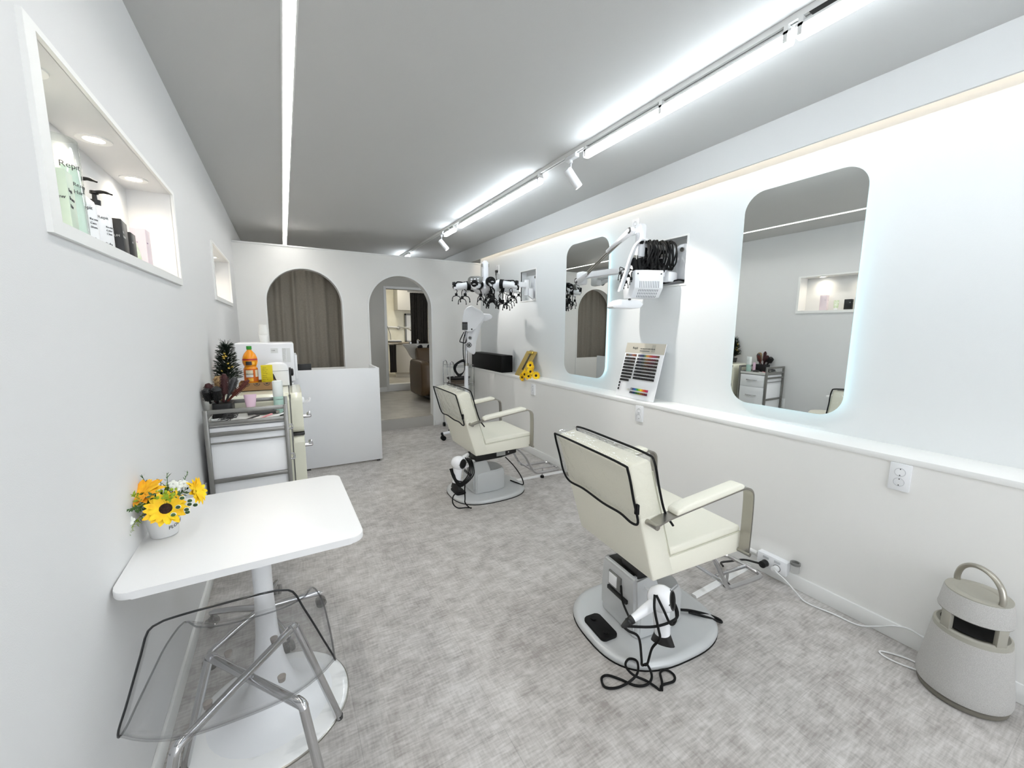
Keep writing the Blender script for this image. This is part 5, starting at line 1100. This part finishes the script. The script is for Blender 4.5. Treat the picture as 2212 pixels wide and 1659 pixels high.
bm = bm_new(); tube(bm, [(0, -.03, 0), (.05, -.12, .01), (.14, -.35, -.02), (.18, -.5, -.06)], .017, 10, 4); obj('spout', bm, M_CHROME, o)
o = thing('window_frame_panel', 'narrow framed panel on the laundry wall beside the spout', 'panel', (2.90, 10.585, 1.02))
bm = bm_new()
for a in ((-.12, -.08, 0, .75), (.30, .34, 0, .75), (-.12, .34, .71, .75), (-.12, .34, 0, .04)): bx(bm, a[0], a[1], -.03, .01, a[2], a[3])
obj('frame', bm, M_GREY, o); bm = bm_new(); bx(bm, -.08, .30, -.008, .0, .04, .71); obj('panel', bm, M_TRIM, o)
o = thing('soap_dispenser', 'white dispenser with a hanging grey hose in the laundry corner', 'dispenser', (2.24, 10.58, 1.58))
bm = bm_new(); bx(bm, -.05, .05, -.08, .015, 0, .26, .012); obj('housing', bm, M_WHITE, o)
bm = bm_new(); tube(bm, [(0, -.04, .26), (-.02, -.04, .5), (-.04, -.03, .8)], .007, 8, 3); tube(bm, [(.03, -.05, 0), (.08, -.06, -.15), (.14, -.05, -.32), (.16, -.05, -.48), (.18, -.05, -.56)], .008, 8, 4); obj('hose', bm, M_GREY, o)

# ================================================================== PERM MACHINE ON THE WALL (near)
M_MACH = mat('machine_white', rgb(236, 237, 240), .28)
o = thing('wall_perm_machine', 'white wall-arm perm machine with bundled black cords between the two mirrors', 'perm machine', (XB+.08, 2.07, 1.88), 0, 'wall-mounted perm machines')
O = Vector(o.location)
def L(*p): return Vector(p)-O
bm = bm_new(); prism(bm, rrect(.10, .27, .03, 5, 0, 0), .035, frameM(L(XB+.045, 2.045, 1.895), (0, 1, 0), (0, 0, 1), (1, 0, 0)), bev=.008); bk = obj('wall_plate', bm, M_MACH, o)
bm = bm_new(); cyl(bm, L(XB+.035, 2.045, 1.99), L(XB+.045, 2.045, 1.99), .016); obj('bolt_cap', bm, M_STEEL, bk)
bm = bm_new(); box(bm, L(2.55, 2.09, 1.79), (.10, .07, .075), .012); cyl(bm, L(2.51, 2.12, 1.79), L(2.51, 2.12, 1.93), .030); obj('swivel_block', bm, M_MACH, o)
bm = bm_new(); cyl(bm, L(2.51, 2.12, 1.93), L(2.51, 2.12, 1.955), .024); obj('swivel_cap', bm, M_STEEL, o)
E_ = Vector((2.26, 2.74, 1.835)); T_ = Vector((2.13, 2.035, 2.06))
bm = bm_new(); strap(bm, [L(2.50, 2.14, 1.875), L(2.49, 2.26, 1.880), L(2.447, 2.99, 1.886)], .055, .045, (0, 0, 1)); bmesh.ops.bevel(bm, geom=list(bm.edges), offset=.008, segments=2, affect='EDGES', clamp_overlap=True); obj('lower_arm', bm, M_MACH, o)
fixed = set(o.children_recursive)
bm = bm_new(); box(bm, (E_-O)+Vector((.0, .02, -.005)), (.065, .085, .11), .016); el = obj('elbow', bm, M_MACH, o)
d = (T_-E_).normalized(); side = d.cross(Vector((0, 0, 1))).normalized(); nrm = -side if side.x > 0 else side
Es = E_+nrm*.045+Vector((0, 0, -.03))
bm = bm_new(); tube(bm, [Es-O-d*.03, Es-O, Es-O+d*.15, Es-O+d*.16], [.026, .036, .024, .016], 14, sx=1.0, sy=.6, up=nrm); obj('upper_arm_socket', bm, M_MACH, o)
bm = bm_new(); lathe(bm, [(0, .002), (.020, .002), (.024, -.006)], 24, frameM(Es-O+nrm*.030, d, nrm.cross(d), nrm)); obj('pivot_badge', bm, M_DARK, el)
Ts = T_+nrm*.045
bm = bm_new()
for q in (-1, 1): cyl(bm, Es-O+d*.12+Vector((0, 0, q*.009)), Ts-O-d*.08+Vector((0, 0, q*.009)), .0075)
obj('gas_spring_rods', bm, M_STEEL, o)
bm = bm_new(); tube(bm, [Ts-O-d*.30, Ts-O-d*.29, Ts-O-d*.05, Ts-O, Ts-O+d*.02], [.014, .020, .028, .032, .02], 14, sx=1.0, sy=.7, up=nrm); obj('upper_arm_sleeve', bm, M_MACH, o)
bm = bm_new(); lathe(bm, [(0, .002), (.017, .002), (.021, -.006)], 24, frameM(Ts-O+nrm*.024, d, nrm.cross(d), nrm)); obj('pivot_badge', bm, M_DARK, o)
bm = bm_new(); prism(bm, [(-.028, -.17), (.028, -.17), (.034, .03), (.02, .05), (-.02, .05), (-.034, .03)], .045, frameM(T_-O-nrm*.01, d.cross(Vector((0, 0, 1))).cross(Vector((0, 0, 1))), (0, 0, 1)), bev=.008); obj('drop_link', bm, M_MACH, o)
bm = bm_new(); cyl(bm, T_-O+Vector((0, 0, -.25)), T_-O+Vector((0, 0, -.16)), .017); obj('drop_shaft', bm, M_STEEL, o)
# head
H0 = Vector((2.17, 1.93, 1.70)); H1 = Vector((2.35, 2.09, 1.725)); KH = 1.083
nv = Vector((-.42, -.90, 0)).normalized(); tx = Vector((.90, -.42, 0)).normalized()
Hd = frameM(H0-O, tx, -nv, (0, 0, 1))       # local x right, y into the room depth, z up
bm = bm_new(); prism(bm, [(0, .095), (0, -.025), (.055, -.085), (.20, -.085), (.22, -.02), (.22, .095)], .20, Hd @ frameM((-.11, 0, 0), (0, 1, 0), (0, 0, 1), (1, 0, 0)), bev=.007); hb = obj('heater_box', bm, M_MACH, o)
bm = bm_new()
for k in range(12):
    x = -.075+.0118*k; bx(bm, x, x+.004, -.0012, .002, -.022, .022, M=Hd)
    Mc = Hd @ frameM((0, .0, -.025), (1, 0, 0), Vector((0, .055, -.06)).normalized())
    for j in range(3): bx(bm, x, x+.004, .010+.025*j, .027+.025*j, -.001, .001, M=Mc)
obj('vent_slot', bm, mat('vent_grey', rgb(120, 124, 130), .5), hb)
for x in (-.09, .072): bm = bm_new(); cyl(bm, Hd @ Vector((x, -.002, .07)), Hd @ Vector((x, .003, .07)), .005); obj('screw', bm, M_DARK, hb)
bm = bm_new(); strap(bm, [Hd @ Vector(p) for p in ((.0, .08, .30), (-.04, .06, .305), (-.09, .04, .27), (-.125, .03, .20), (-.16, .02, .09), (-.20, .02, -.04))], .085, .012, Hd.to_3x3() @ Vector((.55, .75, .25)), smooth=5); obj('yoke', bm, M_MACH, o)
bm = bm_new(); prism(bm, [(-.235, .0), (-.225, .03), (-.19, .05), (-.05, .045), (-.02, .02), (-.04, -.005), (-.06, -.010), (-.225, -.008)], .13, Hd @ Matrix.Translation((-.02, 0, -.15)) @ XZ(.0), bev=.008); ty = obj('hood_tray', bm, M_MACH, o)
bm = bm_new(); lathe(bm, [(0, .002), (.010, .002), (.010, -.004)], 16, Hd @ frameM((-.14, -.002, -.10), (1, 0, 0), (0, 0, 1)), sy=.6); obj('sensor', bm, M_DARK, ty)
bm = bm_new(); cyl(bm, Hd @ Vector((-.04, .10, .28)), Hd @ Vector((.17, .10, .255)), .016); obj('cord_rail', bm, M_MACH, o)
bm = bm_new(); cyl(bm, Hd @ Vector((-.065, .05, .285)), Hd @ Vector((-.045, .05, .285)), .014); obj('rail_knob', bm, M_RUB, o)
r3 = random.Random(5)
for k in range(20):
    x = -.035+.0105*k; bm = bm_new(); j = lambda s: r3.uniform(-s, s)
    P = [(x, .10, .285), (x+.005+j(.006), .055, .29+j(.01)), (x+.012+j(.01), .02+j(.01), .24+j(.02)), (x+.004+j(.02), .015, .17+j(.02)), (x+.01+j(.02), .05, .11), (x+.02+j(.02), .11, .13+j(.02)), (x+.01, .15, .21), (x+.005, .13, .28)]
    tube(bm, [Hd @ Vector(p) for p in P], .0056, 7, 5, closed=True); obj('cord', bm, M_RUB, o)
for k in range(19):
    x = -.10+.0105*k; bm = bm_new(); tube(bm, [Hd @ Vector(p) for p in ((x, .02+.1*r3.random(), .09), (x+r3.uniform(-.02, .02), .01+.05*r3.random(), .12), (x+r3.uniform(-.02, .02), .03+.05*r3.random(), .155), (x+r3.uniform(-.01, .03), .06, .17))], .015, 7, 3); obj('cord_end', bm, M_RUB, o)
def clamp(bm, p, s=1, rz=0, mat3=None):
    "black two-pronged heating clamp hanging at p"
    M = Matrix.Translation(p) @ Matrix.Rotation(rz, 4, 'Z')
    bx(bm, -.014*s, .014*s, -.010*s, .010*s, -.03*s, 0, .003, M=M)
    for q in (-1, 1):
        tube(bm, [(q*.008*s, 0, -.028*s), (q*.030*s, 0, -.034*s), (q*.042*s, 0, -.052*s), (q*.046*s, 0, -.078*s)], .0042*s, 6, 3, M=M); sphere(bm, (q*.045*s, 0, -.082*s), .0068*s, M=M, u=8, v=6)
for k in range(7):
    p = Hd @ Vector((-.19+.012*k+r3.uniform(-.01, .01), .05+r3.uniform(-.02, .02), .09-.02*(k % 4)))
    bm = bm_new(); tube(bm, [Hd @ Vector((-.15+.01*k, .06, .10)), p+Vector((0, 0, .03)), p], .003, 6, 3); clamp(bm, p, .62, r3.uniform(0, 3)); obj('clamp', bm, M_RUB, o)
XF = Matrix.Translation(H1-O) @ Matrix.Scale(KH, 4) @ Matrix.Translation(O-H0)
for ch in o.children_recursive:
    if ch not in fixed: ch.data.transform(XF)
bm = bm_new(); tube(bm, [(XB-.02, 2.25, 1.76), (XB-.04, 2.18, 1.748), (XB-.03, 2.10, 1.752), (XB+.0, 2.03, 1.765), (XB+.03, 2.0, 1.757)], .006, 8, 4)
tube(bm, [(XB+.02, 2.26, 1.748), (XB+.0, 2.15, 1.757), (XB+.02, 2.05, 1.77), (XB+.04, 1.99, 1.757)], .006, 8, 4)
cc = obj('power_cord', bm, M_RUB); rebase(cc, (XB+.02, 2.1, 1.75)); tag(cc, 'black cords lying on the bottom of the near wall recess', 'cord')

# ================================================================== PERM MACHINE ON THE WALL (far)
o = thing('wall_perm_machine', 'white ceiling-height perm machine with radial arms and dangling black clamps', 'perm machine', (XB+.08, 4.12, 1.90), 0, 'wall-mounted perm machines')
O = Vector(o.location)
bm = bm_new(); prism(bm, rrect(.13, .26, .02, 5, 0, 0), .035, frameM(L(XB+.045, 4.08, 1.89), (0, 1, 0), (0, 0, 1), (1, 0, 0)), bev=.006); bk = obj('wall_plate', bm, M_MACH, o)
bm = bm_new(); cyl(bm, L(XB+.035, 4.05, 2.00), L(XB+.045, 4.05, 2.00), .014); obj('bolt_cap', bm, M_STEEL, bk)
bm = bm_new(); cyl(bm, L(2.545, 4.12, 1.79), L(2.545, 4.12, 1.97), .032); prism(bm, [(0, 0), (.06, -.04), (.06, .09), (0, .09)], .05, frameM(L(2.545, 4.10, 1.78), (1, -.3, 0), (0, 0, 1)), bev=.004); obj('swivel_block', bm, M_MACH, o)
Hc = Vector((1.78, 3.66, 1.80))
Hn = Vector((2.035, 4.20, 1.862)); KS = 1.14
bm = bm_new(); strap(bm, [L(2.53, 4.11, 1.91), L(2.3, 4.15, 1.915), L(2.06, 4.20, 1.92)], .06, .045, (0, 0, 1)); bmesh.ops.bevel(bm, geom=list(bm.edges), offset=.008, segments=2, affect='EDGES', clamp_overlap=True); obj('wall_arm', bm, M_MACH, o)
fixed = set(o.children_recursive)
bm = bm_new(); box(bm, (Hc-O)+Vector((0, 0, .155)), (.05, .05, .19), .006); box(bm, (Hc-O)+Vector((0, 0, .245)), (.03, .03, .03), .004); cl = obj('height_column', bm, M_MACH, o)
bm = bm_new()
for q in (-1, 1): cyl(bm, (Hc-O)+Vector((q*.033, -.0, .06)), (Hc-O)+Vector((q*.033, 0, .10)), .006); box(bm, (Hc-O)+Vector((q*.033, 0, .215)), (.010, .02, .03), .002)
obj('column_bracket', bm, M_STEEL, cl)
bm = bm_new(); lathe(bm, [(0, -.085), (.06, -.08), (.10, -.055), (.12, -.02), (.115, .03), (.08, .055), (0, .06)], 32, Matrix.Translation(Hc-O)); obj('hub', bm, M_MACH, o)
angs = [(168, .32, .0), (222, .27, -.0), (262, .22, .03), (318, .33, .02), (345, .34, -.01), (60, .30, .0), (110, .30, 0)]
r4 = random.Random(8); tips = []
for i, (a, Rr, dz) in enumerate(angs):
    c, s = math.cos(rd(a)), math.sin(rd(a)); b = Hc-O; q = lambda r, z: b+Vector((c*r, s*r, z))
    bm = bm_new(); tube(bm, [q(.08, .0), q(.14, .015+dz), q(Rr-.06, .0+dz), q(Rr, -.015+dz)], [.040, .040, .032, .026], 18); am = obj('radial_arm', bm, M_MACH, o)
    bm = bm_new()
    for r_, w, rr in ((.155, .035, .047), (Rr-.02, .025, .033)): tube(bm, [q(r_, .012+dz), q(r_+w, .010+dz)], [rr, rr*.95], 18)
    for k in range(5): t = r4.uniform(.13, Rr); t = min(t, Rr-.08); tube(bm, [q(t-.04, .035+dz), q(t+.02, .044+dz), q(t+.05, .034+dz), q(t+.06, -.03+dz)], .006, 6, 4)
    obj('cord_wrap', bm, M_RUB, am); tips.append((a, Rr, dz))
# control panel on the arm that points at the viewer
bp = Hc-O+Vector((-.17, -.13, .045)); fd = Vector((-.45, -.86, .2)).normalized(); M = frameM(bp, (.88, -.46, .05), Vector((0, 0, 1))-fd*fd.z, fd)
bm = bm_new(); prism(bm, rrect(.135, .072, .034, 8), .03, M @ Matrix.Translation((0, 0, -.01)), bev=.005); cp = obj('control_panel', bm, mat('panel_grey', rgb(104, 104, 100), .35), o)
bm = bm_new()
for k in range(3):
    for j in range(2): bx(bm, -.04+.03*k, -.022+.03*k, -.02+.022*j, -.008+.022*j, .0195, .0215, M=M)
obj('button', bm, M_WHITE, cp)
for i in range(26):
    a, Rr, dz = tips[r4.choice([0, 0, 1, 1, 2, 2, 2, 3, 3, 4, 4, 4])]; t = r4.uniform(.10, Rr+.01); base = Hc-O+Vector((math.cos(rd(a))*t, math.sin(rd(a))*t, -.02+dz))
    Ld = r4.uniform(.02, .10) if t > .25 else r4.uniform(.04, .14); off = Vector((r4.uniform(-.03, .03), r4.uniform(-.03, .03), 0)); p = base+off+Vector((0, 0, -Ld))
    bm = bm_new(); tube(bm, [base, base+off*1.5+Vector((0, 0, -Ld*.5)), p], .0035, 6, 3); clamp(bm, p, r4.uniform(.8, 1.05), r4.uniform(-.9, .5)); obj('clamp', bm, M_RUB, o)
XF = Matrix.Translation(Hn-O) @ Matrix.Scale(KS, 4) @ Matrix.Translation(-(Hc-O))
for ch in o.children_recursive:
    if ch not in fixed: ch.data.transform(XF)

# ================================================================== STEAMER ON A STAND, RACK TROLLEY
o = thing('hair_steamer', 'white hair steamer head on a rolling stand behind the far chair', 'steamer', (1.985, 4.655, 0), math.radians(-24))
bm = bm_new(); cyl(bm, (0, 0, .10), (0, 0, .93), .026); obj('lower_pole', bm, M_MACH, o)
bm = bm_new(); cyl(bm, (0, 0, .93), (0, 0, .965), .030); obj('clamp_ring', bm, M_STEEL, o)
bm = bm_new(); cyl(bm, (0, 0, .96), (0, 0, 1.42), .016); obj('upper_pole', bm, M_CHROME, o)
bm = bm_new(); cyl(bm, (.05, .0, .35), (.05, 0, .93), .018); obj('clear_tube', bm, clear_mat('tube_clear', (.85, .86, .86, 1), 1.5), o)
for k in range(5):
    a = 2*PI*k/5+2.3; c, s = math.cos(a), math.sin(a); bm = bm_new(); tube(bm, [(0, 0, .11), (c*.15, s*.15, .10), (c*.33, s*.33, .085)], [.022, .020, .018], 12); am = obj('base_arm', bm, M_MACH, o)
    bm = bm_new(); cyl(bm, (c*.325, s*.325, .085), (c*.345, s*.345, .083), .02); cyl(bm, (c*.32, s*.32, .08), (c*.32, s*.32, .04), .008); w = Vector((-s, c, 0))
    for q in (-1, 1): cyl(bm, Vector((c*.32, s*.32, .03))+w*.008*q, Vector((c*.32, s*.32, .03))+w*.024*q, .03)
    obj('caster', bm, M_RUB, am)
PX = lambda px, py: ((px-1013)/175.0, 1.4-(py-709)/175.0)
P = [PX(*p) for p in ((1005, 714), (1007, 683), (1010, 671), (1017, 664), (1026, 661), (1036, 666), (1049, 673), (1053, 682), (1050, 692), (1044, 700), (1034, 707), (1028, 716), (1020, 717), (1019, 713))]
bm = bm_new(); prism(bm, list(reversed(P)), .17, XZ(-.11), bev=.03, seg=4); obj('upper_shell', bm, M_MACH, o, ang=60)
P = [PX(*p) for p in ((1052, 677), (1054, 690), (1047, 701), (1040, 714), (1036, 735), (1034, 762), (1029, 767), (1022, 762), (1014, 757), (1015, 720), (1030, 706), (1044, 690))]
bm = bm_new(); prism(bm, P, .15, XZ(-.06), bev=.018, seg=3); lw_ = obj('lower_wing', bm, M_MACH, o, ang=60)
P = [PX(*p) for p in ((1050, 677), (1066, 678), (1071, 683), (1069, 688), (1056, 694), (1050, 693))]
bm = bm_new(); prism(bm, list(reversed(P)), .15, XZ(-.06), bev=.012, seg=3); obj('side_wing', bm, M_MACH, o, ang=60)
x0, z1 = PX(1005.5, 696); x1, z0 = PX(1017, 712.5)
bm = bm_new(); bx(bm, x0, x1, -.118, -.108, z0, z1, .002); dp = obj('display_panel', bm, M_BLACK, o)
bm = bm_new()
for k in range(3):
    for j in range(4): bx(bm, x0+.008+.019*k, x0+.018+.019*k, -.1192, -.1178, z0+.010+.018*j, z0+.018+.018*j)
obj('button', bm, mat('button_grey', rgb(130, 132, 134), .4), dp)
for (px, py, r) in ((1022, 730, .022), (1020, 745, .034)):
    x, z = PX(px, py); bm = bm_new(); Mv = frameM((x, -.0605, z), (1, 0, 0), (0, 0, 1)); lathe(bm, [(r*.45, .0), (r*.45, .004), (r*.3, .004), (0, .004)], 20, Mv, cap=False)
    for k in range(8): prism(bm, [(r*.55, -r*.16), (r*.95, -r*.25), (r*.95, r*.25), (r*.55, r*.16)], .003, Mv @ Matrix.Rotation(2*PI*k/8, 4, 'Z'))
    obj('vent_rosette', bm, M_DARK, lw_)
x, z = PX(1026, 711); bm = bm_new(); cyl(bm, (x, -.112, z), (x, -.104, z), .010); obj('knob', bm, M_BLACK, o)
bm = bm_new(); tube(bm, [(*PX(1009, 718)[:1], -.03, PX(0, 717)[1]), (PX(1000, 0)[0], -.05, PX(0, 736)[1]), (PX(1003, 0)[0], -.05, PX(0, 739)[1]), (PX(1013, 0)[0], -.05, PX(0, 739)[1]), (PX(1018, 0)[0], -.04, PX(0, 717)[1])], .006, 8, 3); obj('wire_handle', bm, M_RUB, o)
bm = bm_new()
for k in range(4): tube(bm, [(-.03, -.03, .98+.01*k), (-.10-.01*k, -.05, .96), (-.13-.008*k, -.05, .89), (-.09, -.05, .83-.01*k), (-.03, -.04, .86), (-.02, -.03, .93)], .005, 7, 5, closed=True)
tube(bm, [(-.02, -.03, .96), (-.035, -.03, 1.08), (-.03, -.02, 1.25), (.0, -.02, 1.36)], .006, 7, 4); obj('hanging_cord', bm, M_RUB, o)

o = thing('rack_trolley', 'narrow chrome and glass shelf trolley against the arch partition', 'trolley', (2.06, 5.22, 0))
for y in (-.13, .13):
    bm = bm_new(); tube(bm, [(-.13, y, .06), (-.13, y, .86), (-.12, y, .93), (-.10, y, .95), (-.08, y, .93), (-.07, y, .86), (-.07, y, .74)], .007, 8, 3); obj('post', bm, M_CHROME, o)
    bm = bm_new(); tube(bm, [(.23, y, .06), (.23, y, .86)], .007, 8); obj('post', bm, M_CHROME, o)
for z in (.86, .60, .16):
    bm = bm_new(); bx(bm, -.13, .23, -.13, .13, z, z+.006); sh = obj('glass_shelf', bm, M_PANE, o)
    bm = bm_new(); tube(bm, [(-.13, -.13, z+.03), (.23, -.13, z+.03), (.23, .13, z+.03), (-.13, .13, z+.03)], .0035, 6, closed=True); obj('rail', bm, M_CHROME, sh)
for x in (-.13, .23):
    for y in (-.13, .13): bm = bm_new(); cyl(bm, (x-.012, y, .03), (x+.012, y, .03), .03); obj('caster', bm, M_RUB, o)
o = thing('round_tray', 'round black tray on the chrome shelf trolley', 'tray', (2.10, 5.20, .695))
bm = bm_new(); lathe(bm, [(0, 0), (.155, 0), (.17, .018), (.172, .026), (.165, .026), (.15, .008), (0, .008)], 36, sy=.72); obj('tray', bm, M_BLACK, o)
o = thing('folded_towels', 'pile of grey-brown folded cloths under the black tray', 'towels', (2.10, 5.20, .607))
for k in range(3): bm = bm_new(); bx(bm, -.13+.01*k, .12, -.10, .10, .028*k+.0005, .028*k+.0275, .008); obj('folded_cloth', bm, mat('cloth_%d' % k, rgb(118-14*k, 108-14*k, 98-14*k), .95), o)
